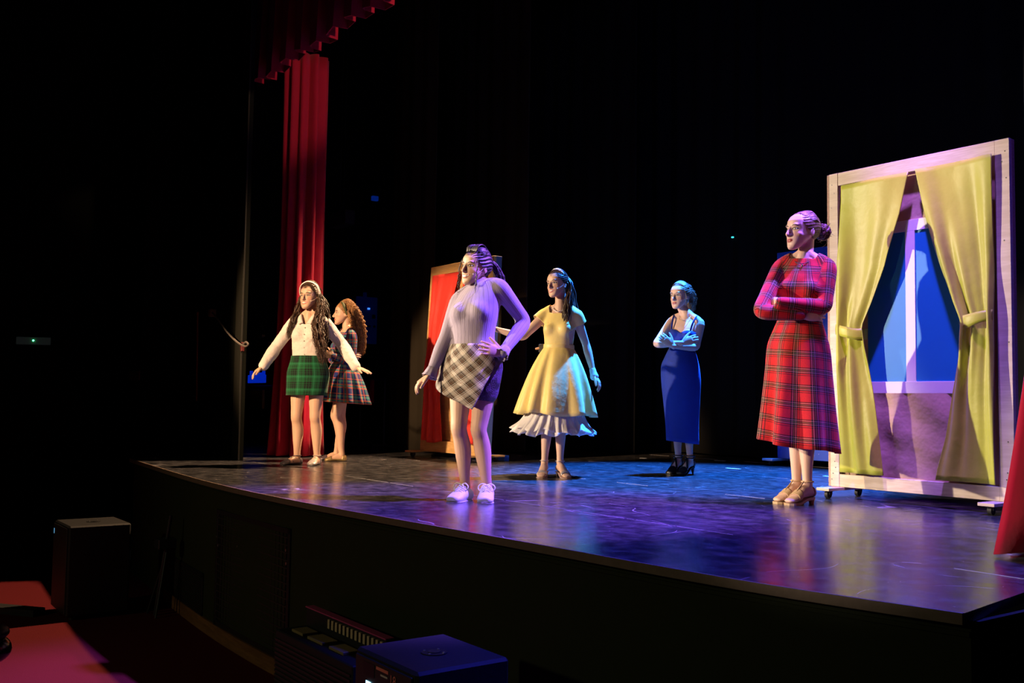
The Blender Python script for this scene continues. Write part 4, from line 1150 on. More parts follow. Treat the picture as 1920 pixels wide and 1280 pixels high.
        q = tt / tt[-1]; rad = r * np.minimum(1, .55 + q * 2.2) * np.where(q > .7, 1 - (q - .7) / .3 * (1 - tip), 1)
        mb.add(*tube(P_, [(a, a * squash) for a in rad], n, cap=False))
def locks(p, mb, path, num, rad, r=.006, wave=0., wl=.06, seed=0, flat=(1, 1, 1), tip=.25):
    """a bunch of locks around one path (head coordinates); rad: spread at each path point"""
    rng = np.random.default_rng(seed); path = np.asarray(path, float)
    for i in range(num):
        a = nrm(rng.normal(size=3)) * rng.random() ** .4; b = nrm(rng.normal(size=3)) * .35
        pts = [q + (a + b * j / len(path)) * np.array(flat) * rr for j, (q, rr) in enumerate(zip(path, rad))]
        if rng.random() < .5: pts[-1] = pts[-2] + (pts[-1] - pts[-2]) * (.45 + .55 * rng.random())
        p.lock(mb, pts, r * (.6 + .7 * rng.random()), wave * (.6 + .8 * rng.random()), wl * (.8 + .5 * rng.random()), seed * 1000 + i, tip=tip)
def hairobj(p, mb, m, name='hair'): return mb.build(name, m, p.root, True, p.org)
def head_strip(p, name, m, pts, w, th=.004, grow=1., par=None):
    """band over the head; pts in head coordinates"""
    P_ = catmull(np.array(pts), 6); mb = MB(); c = np.array([0, -.016, .01]); rows = []
    for i, q in enumerate(P_):
        t = nrm(P_[min(i + 1, len(P_) - 1)] - P_[max(i - 1, 0)]); o_ = nrm(q - c); sd = nrm(np.cross(t, o_))
        rows.append(p.HW(np.array([q - sd * w + o_ * 0, q + o_ * th, q + sd * w, q - o_ * th])))
    mb.add(*loft(rows)); return mb.build(name, m, par or p.root, True, p.org)
def wrinkle(o, size, strength):
    t = bpy.data.textures.new('wrinkle', 'CLOUDS'); t.noise_scale = size; t.noise_depth = 2
    m = o.modifiers.new('wrinkle', 'DISPLACE'); m.texture = t; m.strength = strength; m.mid_level = .5; m.texture_coords = 'LOCAL'
SK = (.66, .42, .31)
white_s = plain('white_leather', (.80, .80, .82), .45); 
gold_thin = plain('thin_gold', (.7, .5, .25), .3, metal=.9)

# =============================================================== red tartan dress woman
p = Person((1492, 942.5), 1.03, 'woman in a red tartan dress with crossed arms before the window flat')
R_ = p
p.torso(p.P(1497, 652), p.P(1508, 495), 32, 30, wide=.97, bust=.92)
p.leg(-1, p.P(1489, 775), p.P(1494, 906, .02), 58, .235, .95, .012)
p.leg(1, p.P(1508, 777, -.03), p.P(1514, 908, -.06), 55, .235, .95, .012)
p.arm(1, p.P(1546, 577, -.16), p.P(1463, 566, -.17), V(-.30, -.05, .95), V(.9, -.1, .3), .3, .05, -VZ, tcurl=.8)
p.arm(-1, p.P(1424, 584, -.10), p.P(1502, 591, -.17), V(1, .05, .03), V(0, -.2, 1), .35, .05, VZ)
p.head(p.P(1504, 434), 66, 2, 0, 1.08)
p.body(skin_mat('skin_fair', (.66, .43, .33), (.36, .05, .05)))
p.eyes((.10, .07, .04))
RED, BLK, YEL, GRN, WHT = (.62, .012, .018), (.010, .008, .010), (.62, .42, .10), (.012, .06, .03), (.55, .5, .45)
tart_red = tartan('red_royal_tartan', [(0, RED), (.42, BLK), (.46, RED), (.53, BLK), (.60, RED), (.64, BLK), (.70, GRN), (.74, BLK), (.80, RED), (.84, BLK), (.91, RED)], .105, lines=[(.62, .008, (.55, .46, .36)), (.72, .006, (.50, .34, .10)), (.82, .008, (.55, .46, .36))], dark=.5)
ch = [p.torso_chain(), p.arm_chain(1), p.arm_chain(-1)]
dress = p.garment('bodice', tart_red, [p.torso_loft(.015, -.05, 1.06)] + p.breasts(.015) + p.traps(.012) + [tube(*p.arm_pts(q, .012), 16, sub=3) for q in (1, -1)], .006,
    keep=lambda c: ~((((c - p.che) @ p.up) > .030) & (np.linalg.norm(np.cross(c - (p.che + p.fc[1] * .012), p.up), axis=1) < .088)), chains=ch)
cw, xw, fw = p.at_t(.34)
def rg(p, t, w_, d_, dx=0., dz=0., df=0.): c, x, f = p.at_t(t); return (c + x * dx + VZ * dz + f * df, x, f, w_, d_)
top = p.at_t(.34)[0]
hemc = p.P(1496, 836)
rings = [rg(p, .36, .130, .098), rg(p, .20, .162, .125), rg(p, .0, .196, .160)]
x0, f0 = p.fp
c0 = rings[-1][0]
for t in (.25, .5, .75, 1.): rings.append((c0 + (hemc - c0) * t, x0, f0, .196 + t * .052, .160 + t * .075))
p.skirt('skirt', tart_red, rings, 200, 8, .12, 3, hem=lambda an, t: t * t * (-.02 * np.cos(an) + .008 * np.sin(3 * an)), cp_r=.2)
beige = plain('beige_suede', (.50, .34, .20), .6, .1, 60, .1)
for q in (-1, 1):
    so = p.sole(q, beige, .016)
    MB().cyl(p.foot_pt(q, -.035, 0, p.lift(q, -.035)), p.foot_pt(q, -.038, 0, 0), .024, .014, 14).build('heel', beige, so, org=p.org)
    p.shell_cut('toe_strap', beige, q, .004, lambda t, y, z: (t > .085) & (t < .128) & (z > .018), so)
    p.shell_cut('heel_cup', beige, q, .004, lambda t, y, z: (t < -.028), so)
    an = p.feet[q][0]; L_ = p.lift(q, .05)
    p.tubepart('t_strap', [p.foot_pt(q, .10, 0, p.lift(q, .10) + .064), p.foot_pt(q, .06, 0, p.lift(q, .06) + .088), p.foot_pt(q, .035, 0, an[2] + .02)], [(.005, .004)] * 3, beige, so)
    ring = [an + VZ * .018 + .036 * (math.cos(a) * p.feet[q][1] + math.sin(a) * p.feet[q][2]) for a in np.linspace(0, 2 * math.pi, 17)]
    p.tubepart('ankle_strap', ring, .0045, beige, so)
hm = hair_mat('brown_hair', (.050, .026, .016), (.17, .095, .06))
mb = MB(); p.cap(mb, 1.0, ridges=30)
rng = np.random.default_rng(5)
for i in range(150):       # combed strands from hairline to bun
    a = rng.uniform(-1.25, 1.25); s0 = np.array([.079 * math.sin(a), .058 * math.cos(a) - .012, .028 + .080 * math.cos(a) * .9]) * 1.0
    mid = np.array([.084 * math.sin(a), -.045, .028 + .092 * math.cos(a)]); 
    p.lock(mb, [s0, (s0 + mid) / 2 * 1.05, mid, (.03 * math.sin(a), -.125, .012 + .03 * math.cos(a))], .0030, 0, seed=i, tip=.9)
for i in range(60):       # bun
    u = nrm(rng.normal(size=3)); v = nrm(np.cross(u, rng.normal(size=3))); c = np.array([0, -.150, .012])
    rr = .036 + .012 * rng.random(); th = rng.uniform(1.5, 3.6)
    p.lock(mb, [c + rr * (u * math.cos(th * t) + v * math.sin(th * t)) for t in np.linspace(0, 1, 6)], .0085, .0015, .03, i, tip=.6)
vs, fs = ellipsoid(p.HW((0, -.148, .012)), (.036, .036, .036)); mb.add(vs, fs)
for i in range(26):
    u = nrm(rng.normal(size=3)); c = np.array([0, -.150, .012])
    p.lock(mb, [c + u * .036, c + u * .054 + rng.normal(size=3) * .006, c + u * .066 + rng.normal(size=3) * .014], .0012, .002, .02, i)
hairobj(p, mb, hm)
nk = [p.che + p.up * (.050 - .062 * max(0, math.sin(a))) + p.fc[0] * .062 * math.cos(a) + p.fc[1] * (.075 * math.sin(a) + .012) for a in np.linspace(-.35, math.pi + .35, 14)]
o = p.tubepart('necklace', nk, .0022, plain('dark_cord', (.05, .035, .03), .5)); 
vs, fs = ellipsoid(nk[6] - p.up * .012 + p.fc[1] * .004, (.008, .004, .009)); mesh('pendant', vs, fs, plain('dark_pendant', (.12, .10, .10), .3, metal=.6), o, True, p.org)
vs, fs = ellipsoid(p.HW((.077, -.012, .002)), (.008, .004, .009), p.hA); mesh('earpiece', vs, fs, plain('pale_earpiece', (.7, .65, .7), .4), p.root, True, p.org)

# =============================================================== purple jumper woman
p = Person((893, 938), .95, 'smiling woman in a lilac ribbed jumper with hand on hip, front of stage')
p.torso(p.P(889, 683), p.P(898, 543), 22, 26, -3, 17, wide=1.04, dep=1.08, bust=1.04, waist_dx=-.012, trap=.45)
p.leg(-1, p.P(861, 803, -.02), p.P(873, 914, .02), 28, .225, 1.03)
p.leg(1, p.P(898, 806, -.03), p.P(914, 914, .0), 4, .225, 1.05)
p.arm(1, p.P(984, 603, .10), p.P(942, 662, -.12), V(-.88, .22, -.42), V(-.40, -.10, .90), .18, .16, V(0, 1, .3), tcurl=.1)
p.arm(-1, p.P(835, 636, .02), p.P(807, 702, -.04), V(-.75, -.55, -.1), V(.4, -.8, .2), .55, .10, V(0, .2, -1))
p.head(p.P(892, 502), 43, 1, -4, 1.06)
p.body(skin_mat('skin_olive', (.60, .38, .26), (.50, .10, .09), (.015, .01, .008), 9., .62))
p.eyes((.03, .015, .008)); p.mic(1)
def ribbed(name, col):
    m, nt, b = base(name, col, .85, sheen=.2, spec=.15)
    u, v, _ = attr(nt, 'cp')
    rib = (u / .0125 * 6.2832).sin(); fine = (u / .0042 * 6.2832).sin()
    wide = ((u / .030).fract() - .5).abs().step(.05, .09)
    nt.links.new(cmix(nt, wide, tuple(c * .72 for c in col), col), b.inputs['Base Color'])
    bump(nt, b, rib * .12 + fine * .08 + wide * .4 + noise(nt, 8, 3) * 1.2, .4, .005)
    return m
lil = ribbed('lilac_rib_knit', (.37, .31, .40))
ch = [p.torso_chain(), p.arm_chain(1), p.arm_chain(-1), ([p.che + p.up * .05, p.HW((0, -.03, -.09))], p.fc[1], .055)]
neck = tube([p.che + p.up * .02, p.che + p.up * .05 * .95, p.HW((0, -.030, -.105)), p.HW((0, -.028, -.088))], [.060, .055, .051, .051], 18, sub=3)
p.garment('jumper', lil, [p.torso_loft(.014, .10, 1.06), neck] + p.breasts(.014) + p.traps(.011) + [tube(*p.arm_pts(q, .013), 16, sub=3) for q in (1, -1)], .005, chains=ch, relax=60)
for q in (-1, 1):      # frilled cuffs
    sh, el, wr, _ = p.arms[q]; t = nrm(wr - el); u = nrm(np.cross(t, VZ)); v = np.cross(t, u); rows = []
    for j, (a_, r_) in enumerate(((-.045, .034), (-.02, .038), (.0, .041), (.018, .047))):
        an = np.arange(36) * 2 * np.pi / 36; rr = r_ * (1 + .10 * j / 3 * np.sin(an * 9)); rows.append(wr + t * a_ + np.cos(an)[:, None] * u * rr[:, None] + np.sin(an)[:, None] * v * rr[:, None])
    vs, fs = loft(rows, False); o = mesh('cuff', vs, fs, plain('lilac_knit_cuff', (.37, .31, .40), .85, .1, 120, .3), p.root, True, p.org); o.modifiers.new('thickness', 'SOLIDIFY').thickness = .003
# dark glittery shorts
def glitter():
    m, nt, b = base('dark_sequin', (.03, .02, .05), .35, spec=.6)
    v = nt.nodes.new('ShaderNodeTexVoronoi'); v.inputs['Scale'].default_value = 150
    tc = nt.nodes.new('ShaderNodeTexCoord'); nt.links.new(tc.outputs['Object'], v.inputs['Vector'])
    d = X(nt, v.outputs['Distance']); f = noise(nt, 20, 3)
    nt.links.new(cmix(nt, f.step(.4, .6), (.02, .012, .03), (.10, .06, .14)), b.inputs['Base Color']); bump(nt, b, d + f, .6, .006)
    return m
def thigh(p, side, inf, t1, kn): 
    h = p.hipj[side]; k = p.s; return tube([h + (kn - h) * t - p.fp[1] * o * k for t, o in ((.0, .012), (.18, .010), (t1, .004))], [.087 * k * 1.05 + inf, .085 * k * 1.05 + inf, .079 * k * 1.05 + inf + .002], 20, sub=3)
p.garment('shorts', glitter(), [p.torso_loft(.008, -.16, .24), thigh(p, 1, .010, .40, p.P(898, 806, -.03)), thigh(p, -1, .008, .36, p.P(861, 803, -.02))], .006, relax=6)
# asymmetric checked wrap panel, open at her left thigh
CRM, BRN, DRK, RST = (.72, .66, .56), (.22, .14, .09), (.055, .04, .03), (.50, .22, .10)
chk = tartan('beige_brown_check', [(0, CRM), (.30, BRN), (.36, CRM), (.42, DRK), (.66, BRN), (.72, DRK), (.94, CRM), (.97, BRN)], .066, math.radians(45), mixf=.5, lines=[(.15, .012, RST), (.55, .012, RST), (.80, .010, CRM)])
def wrap():
    n, K = 90, 30; G, U = [], []
    for i in range(K):
        t = i / (K - 1); row, ur = [], []
        for j in range(n):
            a = math.radians(205) - math.radians(176) * j / (n - 1)       # from behind her right hip across the front
            # hem height falls from the hip side to the tip at the overlap
            u = j / (n - 1)
            drop = float(np.interp(u, [0, .18, .40, .62, .74, .86, 1.], [.20, .26, .315, .365, .40, .24, .10]))
            z = .075 - t * (drop)
            tt = .26 + (z - .075) / .47
            c, x, f = p.at_t(max(tt, -.02)); 
            if tt < -.02: c = c + VZ * (tt + .02) * .47
            wv = float(np.interp(tt, [-.6, -.3, -.02, .12, .26], [.238, .225, .205, .186, .150])); dv_ = float(np.interp(tt, [-.6, -.3, -.02, .12, .26], [.165, .155, .142, .130, .112]))
            if math.cos(a) < 0: wv *= 1 + .16 * max(0, .26 - tt) / .8
            q = c + x * wv * math.cos(a) + f * dv_ * math.sin(a)
            row.append(q); ur.append((-a * .17, z, 0))
        G.append(row); U.append(ur)
    G, U = np.array(G).reshape(-1, 3), np.array(U).reshape(-1, 3)
    F = np.array([(i * n + j, i * n + j + 1, (i + 1) * n + j + 1, (i + 1) * n + j) for i in range(K - 1) for j in range(n - 1)])
    return final('wrap_skirt', G, F, chk, p.root, p.org, {'cp': U}, None, .004)
wrap()
lace = plain('white_lace', (.85, .85, .86), .7)
for q in (-1, 1):
    so = p.sole(q, plain('white_rubber', (.78, .77, .76), .5), .022, None, 1.22, -.058, .192)
    so.name = 'sneaker_sole'
    for v in so.data.vertices: v.co.z += .022 if False else 0
    up_ = p.shell_cut('sneaker', white_s, q, .011, lambda t, y, z: (z > .004) & (z < np.interp(t, [-.08, -.02, .05, .09, .2], [.088, .074, .090, .088, .088])))
    for i, t in enumerate((.055, .072, .089, .106)):
        zt = float(np.interp(t, [.04, .07, .11, .13], [.098, .083, .062, .05])) * .95 + .008
        p.tubepart('lace', [p.foot_pt(q, t, -.030, zt - .012), p.foot_pt(q, t + .006, 0, zt + .006), p.foot_pt(q, t, .030, zt - .012)], .0034, lace, up_)
    for sgn in (-1, 1):
        c0_ = p.foot_pt(q, .052, 0, .100)
        p.tubepart('lace_loop', [c0_, p.foot_pt(q, .058, sgn * .030, .108), p.foot_pt(q, .064, sgn * .052, .088), p.foot_pt(q, .068, sgn * .040, .066), p.foot_pt(q, .062, sgn * .012, .090)], .0034, lace, up_)
        p.tubepart('lace_end', [c0_, p.foot_pt(q, .075, sgn * .022, .098), p.foot_pt(q, .085, sgn * .040, .066)], .003, lace, up_)
hb = hair_mat('black_hair', (.012, .009, .010), (.055, .042, .045), .48)
mb = MB(); p.cap(mb, 1.03, top=.022, ridges=26, amp=.003)
for i in range(170):
    rng = np.random.default_rng(i); a = rng.uniform(-1.2, 1.2)
    s0 = np.array([.078 * math.sin(a), .060 * math.cos(a) - .010, .030 + .076 * math.cos(a)]); mid = np.array([.080 * math.sin(a), -.015, .040 + .100 * math.cos(a)])
    p.lock(mb, [s0, s0 * .5 + mid * .5 + np.array([0, .008, .010]), mid, (.05 * math.sin(a), -.075, .055 + .05 * math.cos(a)), (.012 * math.sin(a), -.108, .050)], .0032, .0010, .05, i, tip=.8)
for i in range(26):   # bouffant roll on top
    rng = np.random.default_rng(100 + i); a = rng.uniform(-1, 1) * .045
    p.lock(mb, [(a, .050, .092), (a * 1.1, .040, .125), (a, .010, .142), (a * .9, -.025, .135), (a * .8, -.055, .105)], .0085, .003, .05, i, tip=.9)
locks(p, mb, [(0, -.110, .050), (.022, -.140, .035), (.045, -.165, -.02), (.060, -.175, -.07), (.062, -.165, -.13)], 90, [.012, .02, .028, .030, .03], .0034, .005, .05, 31)
locks(p, mb, [(-.05, -.07, -.02), (-.075, -.04, -.08), (-.085, .0, -.15), (-.09, .03, -.20)], 50, [.02, .02, .02, .02], .0034, .005, .05, 32)
locks(p, mb, [(-.03, -.09, .0), (-.05, -.11, -.08), (-.05, -.11, -.16)], 26, [.02, .03, .03], .006, .004, .06, 36)
for sd, sdn in ((-1, 3), (1, 4)):        # loose front tendrils
    for i in range(3): p.lock(mb, [(sd * .062, .052, .060), (sd * .077, .062, .01), (sd * .077, .064, -.06), (sd * .074, .060, -.12 - .02 * i), (sd * .070, .066, -.16 - .015 * i)], .0026, .007, .048, sdn * 10 + i)
h = hairobj(p, mb, hb)
vs, fs = ellipsoid(p.HW((.012, -.118, .046)), (.016, .016, .016)); mesh('hair_tie', vs, fs, plain('satin_hair_tie', (.5, .45, .7), .4), h, True, p.org)

# =============================================================== yellow dress woman
p = Person((1037, 893), .95, 'woman in a yellow full-skirted dress with white petticoat')
p.torso(p.P(1047, 688), p.P(1051, 586), 16, 20, wide=.95, dep=.95, bust=.95)
p.leg(-1, p.P(1026, 775), p.P(1021, 866, -.02), 12, .225, .95)
p.leg(1, p.P(1052, 776), p.P(1050, 867, -.04), -22, .225, .95)
p.arm(-1, p.P(980, 632, .0), p.P(930, 617, .06), V(-.9, .15, .1), V(0, -1, .1), .25, .15, VD * -1)
p.arm(1, p.P(1099, 646, .04), p.P(1113, 701, -.02), V(.45, -.7, -.1), V(-.6, -.3, .2), .5, .12, -VD)
p.head(p.P(1045, 533), 42, -1, 5, 1.06)
p.body(skin_mat('skin_warm', (.64, .42, .31), (.52, .06, .08), (.03, .018, .012), 6., .45))
p.eyes((.04, .025, .015)); p.mic(1)
yel = cloth('yellow_satin', (.86, .68, .24), .42, .1, .35, 5)
capd = p.garment('bodice', yel, [p.torso_loft(.015, .26, 1.06)] + p.breasts(.015) + p.traps(.013) + [tube([p.shj[q] - p.fc[0] * q * .03, p.shj[q], p.shj[q] + nrm(p.arms[q][1] - p.shj[q]) * .05, p.shj[q] + nrm(p.arms[q][1] - p.shj[q]) * .085], [.050, .062, .066, .070], 16, sub=3) for q in (1, -1)], .006,
    keep=lambda c: ~(((((c - p.che) @ p.up) > .008 - .020 * np.clip(((c - p.che) @ p.fc[1]) / .08, -1, 1)) & (np.linalg.norm(np.cross(c - (p.che + p.fc[1] * .012), p.up), axis=1) < .088)) | (((c - p.shj[1]) @ nrm(p.arms[1][1] - p.shj[1]) > .080) & (((c - p.shj[1]) @ p.fc[0]) > -.022)) | (((c - p.shj[-1]) @ nrm(p.arms[-1][1] - p.shj[-1]) > .080) & (((c - p.shj[-1]) @ -p.fc[0]) > -.022))))
x0, f0 = p.fp; c0 = p.at_t(.34)[0]
hemc = p.P(1043, 777); hem2 = p.P(1037, 811)
w0, d0 = .118, .088
def flare(c0, c1, prof): return [(c0 + (c1 - c0) * t, x0, f0, w_, d_) for t, w_, d_ in prof]
p.skirt('skirt', yel, flare(c0 + VZ * .01, hemc, [(0, .122, .094), (.15, .168, .148), (.4, .225, .212), (.7, .275, .268), (1., .316, .308)]), 220, 10, .10, 8, sharp=.8, fexp=.75, hem=lambda an, t: t ** 3 * .012 * np.sin(4 * an))
p.skirt('belt', yel, [(c0 + VZ * z, x0, f0, .124 + e, .096 + e) for z, e in ((.028, .0), (.026, .004), (-.022, .004), (-.024, .0))], 60)
tul, ntt, bb_ = base('white_tulle', (.80, .76, .78), .8, spec=.1, alpha=.80)
u, v, t_ = attr(ntt, 'cp'); bump(ntt, bb_, (u * 300).sin() + noise(ntt, 30, 3) * 2, .5, .004)
p.skirt('petticoat', tul, flare(c0 - VZ * .25, hem2, [(0, .17, .17), (.5, .215, .21), (.8, .272, .265), (1., .345, .335)]), 320, 26, .06, 9, hem=lambda an, t: t ** 4 * (.014 * np.sin(an * 13) + .02 * np.sin(an * 2 + 1)))
p.skirt('petticoat_layer', tul, flare(c0 - VZ * .25, hem2 + VZ * .02, [(0, .16, .16), (.5, .20, .195), (.8, .255, .25), (1., .325, .315)]), 260, 19, .06, 19, hem=lambda an, t: t ** 4 * .015 * np.sin(an * 9))
sand = plain('clear_pink_strap', (.62, .45, .42), .3)
for q in (-1, 1):
    so = p.sole(q, sand, .008)
    MB().cyl(p.foot_pt(q, -.035, 0, p.lift(q, -.035)), p.foot_pt(q, -.036, 0, 0), .022, .016, 12).build('heel', sand, so, org=p.org)
    p.shell_cut('toe_strap', plain('silver_strap', (.6, .55, .55), .3, metal=.5), q, .0035, lambda t, y, z: (t > .10) & (t < .125) & (z > .014), so)
    an = p.feet[q][0]; ring = [an + VZ * .012 + .036 * (math.cos(a) * p.feet[q][1] + math.sin(a) * p.feet[q][2]) for a in np.linspace(0, 2 * math.pi, 17)]
    p.tubepart('ankle_strap', ring, .003, plain('silver_strap', (.6, .55, .55), .3, metal=.5), so)
nk = [p.che + p.up * (.055 - .052 * max(0, math.sin(a))) + p.fc[0] * .060 * math.cos(a) + p.fc[1] * (.072 * math.sin(a) + .008) for a in np.linspace(-.3, math.pi + .3, 14)]
p.tubepart('necklace', nk, .0034, plain('pearl', (.75, .70, .66), .3))
glv = plain('lace_mitt', (.60, .62, .66), .8, .4, 140, .3)
for q in (1,):
    sh, el, wr, _ = p.arms[q]; t = nrm(wr - el)
    p.tubepart('lace_cuff', [wr - t * .035, wr - t * .01, wr + t * .02], [.027, .029, .036], glv)
dk = MB(); 
# transmitter pack on the back of her belt, left side of the photo
bp = c0 - x0 * .150 - f0 * .03
o = MB().box((-.03, -.012, -.035), (.03, .012, .035), .006).build('transmitter_pack', plain('dark_pack', (.05, .045, .04), .4), p.root); o.location = bp - p.org; o.rotation_euler.z = .6
MB().cyl((-.02, 0, .0), (-.06, 0, -.005), .013, .008, 12).build('pack_cap', plain('copper_cap', (.6, .3, .12), .4, metal=.4), o)
hm2 = hair_mat('dark_brown_hair', (.028, .016, .011), (.10, .055, .035), .36)
mb = MB(); p.cap(mb, 1.03, top=.012)
for i in range(130):
    rng = np.random.default_rng(400 + i); a = rng.uniform(-1.2, 1.2)
    s0 = np.array([.078 * math.sin(a), .060 * math.cos(a) - .010, .030 + .078 * math.cos(a)]); mid = np.array([.084 * math.sin(a), -.02, .036 + .098 * math.cos(a)])
    p.lock(mb, [s0, s0 * .5 + mid * .5 + np.array([0, .004, .006]), mid, (.05 * math.sin(a), -.10, .045 + .03 * math.cos(a))], .0034, 0, seed=i, tip=.9)
locks(p, mb, [(.045, -.07, .05), (.085, -.055, -.01), (.098, -.030, -.09), (.098, .0, -.17), (.092, .02, -.25), (.085, .03, -.33)], 130, [.022, .026, .030, .034, .038, .038], .0042, .004, .13, 41)
locks(p, mb, [(.0, -.09, .06), (.02, -.125, -.02), (.03, -.13, -.11), (.04, -.12, -.20), (.05, -.11, -.29)], 100, [.04, .04, .045, .05, .05], .005, .003, .14, 42)
hairobj(p, mb, hm2)
vs, fs = ellipsoid(p.HW((.079, .0, -.034)), (.006, .006, .006)); mesh('earring', vs, fs, plain('pearl', (.75, .70, .66), .3), p.root, True, p.org)

# =============================================================== blue dress woman
p = Person((1278, 888.5), .955, 'woman in a long fitted blue dress with crossed arms, upstage')
p.torso(p.P(1276, 690), p.P(1286, 600), 30, 30, wide=.93, dep=.95, bust=.9)
p.leg(-1, p.P(1266, 775, .0), p.P(1272, 858, .0), 38, .23, .92, .004)
p.leg(1, p.P(1287, 776, -.03), p.P(1294, 859, -.06), 44, .23, .92, .004)
p.arm(1, p.P(1305, 651, -.10), p.P(1262, 649, -.20), V(-.75, .62, .1), V(.2, -.1, 1), .4, .08, VZ)
p.arm(-1, p.P(1230, 645, -.08), p.P(1279, 643, -.21), V(.95, .32, -.02), V(0, -.15, 1), .35, .10, VZ)
p.head(p.P(1275, 555), 44, -3, 0, 1.06)
p.body(skin_mat('skin_pale', (.68, .45, .35), (.48, .14, .14)))
p.eyes((.05, .05, .05)); p.mic(1)
blu = cloth('royal_blue_crepe', (.008, .030, .26), .7, .1, .2, 6)
def sweet(c):
    q = (c - p.at_t(.66)[0]); h = q @ p.up; l = np.abs(q @ p.fc[0]); fr = (q @ p.fc[1]) > 0
    lim = np.where(fr, .022 + .028 * np.sin(np.clip(l / .075, 0, 2) * 1.57), -.03)
    return h < lim
p.garment('bodice', blu, [p.torso_loft(.007, -.06, .90)] + p.breasts(.007), .005, keep=sweet, relax=8)
def inner(t): return .5
c0 = p.at_t(.40)[0]; x0, f0 = p.fp; hemc = p.P(1280, 829)
cp_ = p.at_t(0)[0]
rings = [(p.at_t(.36)[0], x0, f0, .120, .094), (p.at_t(.18)[0], x0, f0, .150, .118), (p.at_t(.0)[0], x0, f0, .172, .134), (cp_ + (hemc - cp_) * .18, x0, f0, .176, .132), (cp_ + (hemc - cp_) * .45, x0, f0, .162, .122), (cp_ + (hemc - cp_) * .75, x0, f0, .146, .114), (hemc, x0, f0, .142, .112)]
p.skirt('skirt', blu, rings, 120, 4, .035, 12)
for q in (-1, 1):
    a_ = p.at_t(.74)[0] + p.fc[0] * q * .085 + p.fc[1] * .085; b_ = p.che + p.fc[0] * q * .105 + p.up * .040 + p.fc[1] * .01; c_ = p.at_t(.82)[0] + p.fc[0] * q * .08 - p.fc[1] * .082
    p.tubepart('strap', [a_, (a_ + b_) / 2 + p.fc[1] * .022 + p.up * .01, b_, (b_ + c_) / 2 - p.fc[1] * .02 + p.up * .01, c_], [(.0045, .010)] * 5, blu)
bkl = plain('black_leather', (.010, .010, .012), .35)
for q in (-1, 1):
    so = p.sole(q, bkl, .007)
    MB().cyl(p.foot_pt(q, -.040, 0, p.lift(q, -.04) + .004), p.foot_pt(q, -.046, 0, 0), .020, .0055, 12).build('stiletto_heel', bkl, so, org=p.org)
    p.shell_cut('toe_cap', bkl, q, .004, lambda t, y, z: (t > .095) & (z > .002), so)
    p.shell_cut('heel_cup', bkl, q, .004, lambda t, y, z: (t < -.012), so)
    an = p.feet[q][0]; f_, s_ = p.feet[q][1:3]
    ring = [an + VZ * .022 + .037 * (math.cos(a) * f_ + math.sin(a) * s_) for a in np.linspace(0, 2 * math.pi, 17)]
    p.tubepart('ankle_strap', ring, [(.004, .010)] * 17, bkl, so)
    for sg in (-1, 1): p.tubepart('cross_strap', [p.foot_pt(q, .095, sg * .032, p.lift(q, .095) + .04), p.foot_pt(q, .055, 0, p.lift(q, .05) + .092), p.foot_pt(q, .012, -sg * .034, an[2] + .0), p.foot_pt(q, -.03, -sg * .02, an[2] + .012)], [(.004, .009)] * 4, bkl, so)
nk = [p.che + p.up * (.060 - .075 * max(0, math.sin(a))) + p.fc[0] * .058 * math.cos(a) + p.fc[1] * (.080 * math.sin(a) + .004) for a in np.linspace(-.3, math.pi + .3, 14)]
p.tubepart('necklace', nk, .0018, gold_thin)
hm3 = hair_mat('light_brown_hair', (.10, .06, .035), (.32, .22, .14), .4)
mb = MB(); p.cap(mb, 1.02, top=.006)
for i in range(130):
    rng = np.random.default_rng(500 + i); a = rng.uniform(-1.2, 1.2)
    s0 = np.array([.078 * math.sin(a), .062 * math.cos(a) - .010, .030 + .078 * math.cos(a)]); mid = np.array([.083 * math.sin(a), -.03, .034 + .096 * math.cos(a)])
    p.lock(mb, [s0, s0 * .5 + mid * .5 + np.array([0, .004, .006]), mid, (.03 * math.sin(a), -.115, .035 + .03 * math.cos(a))], .0034, .001, .05, seed=i, tip=.9)
locks(p, mb, [(0, -.10, .045), (.01, -.150, .035), (.01, -.172, -.02), (.005, -.165, -.085), (0, -.155, -.13)], 110, [.02, .034, .044, .040, .03], .0034, .006, .05, 51)
locks(p, mb, [(0, -.10, .045), (.0, -.13, .09), (.0, -.165, .06), (.0, -.19, .0)], 34, [.03, .034, .034, .03], .0022, .006, .04, 52)
for sd in (1,): p.lock(mb, [(sd * .070, .035, .055), (sd * .082, .030, .0), (sd * .080, .026, -.06), (sd * .078, .022, -.10)], .003, .004, .05, 53)
hairobj(p, mb, hm3)
o = p.tubepart('earring', [p.HW((.078, -.008, -.036)), p.HW((.079, -.008, -.050)), p.HW((.079, -.008, -.058))], [.002, .005, .004], plain('silver_bead', (.7, .7, .75), .25, metal=.8))

# =============================================================== white blouse woman
p = Person((577, 871), .97, 'woman in a white blouse and green tartan skirt with outspread arms')
p.torso(p.P(578, 697), p.P(580, 598), 8, 12, wide=1.0, bust=1.05)
p.leg(-1, p.P(556, 782, -.02), p.P(557, 856, .0), 42, .225, 1.02)
p.leg(1, p.P(591, 782, -.02), p.P(594.5, 856, .0), 8, .225, 1.02)
p.arm(-1, p.P(518, 650, .0), p.P(494, 686, -.12), V(-.80, -.60, -.15), V(.3, -.9, .2), .42, .28, -VD, tcurl=.1)
p.arm(1, p.P(643, 648, .0), p.P(667, 688, -.12), V(.92, -.30, -.15), V(.1, -1, .1), .12, .26, -VD - VZ * .6, tcurl=.1)
p.head(p.P(581, 557), 22, 3, 2, 1.11)
p.body(skin_mat('skin_rosy', (.64, .41, .30), (.55, .10, .10), (.02, .012, .01), 6., .5))
p.eyes((.035, .02, .012)); p.mic(1)
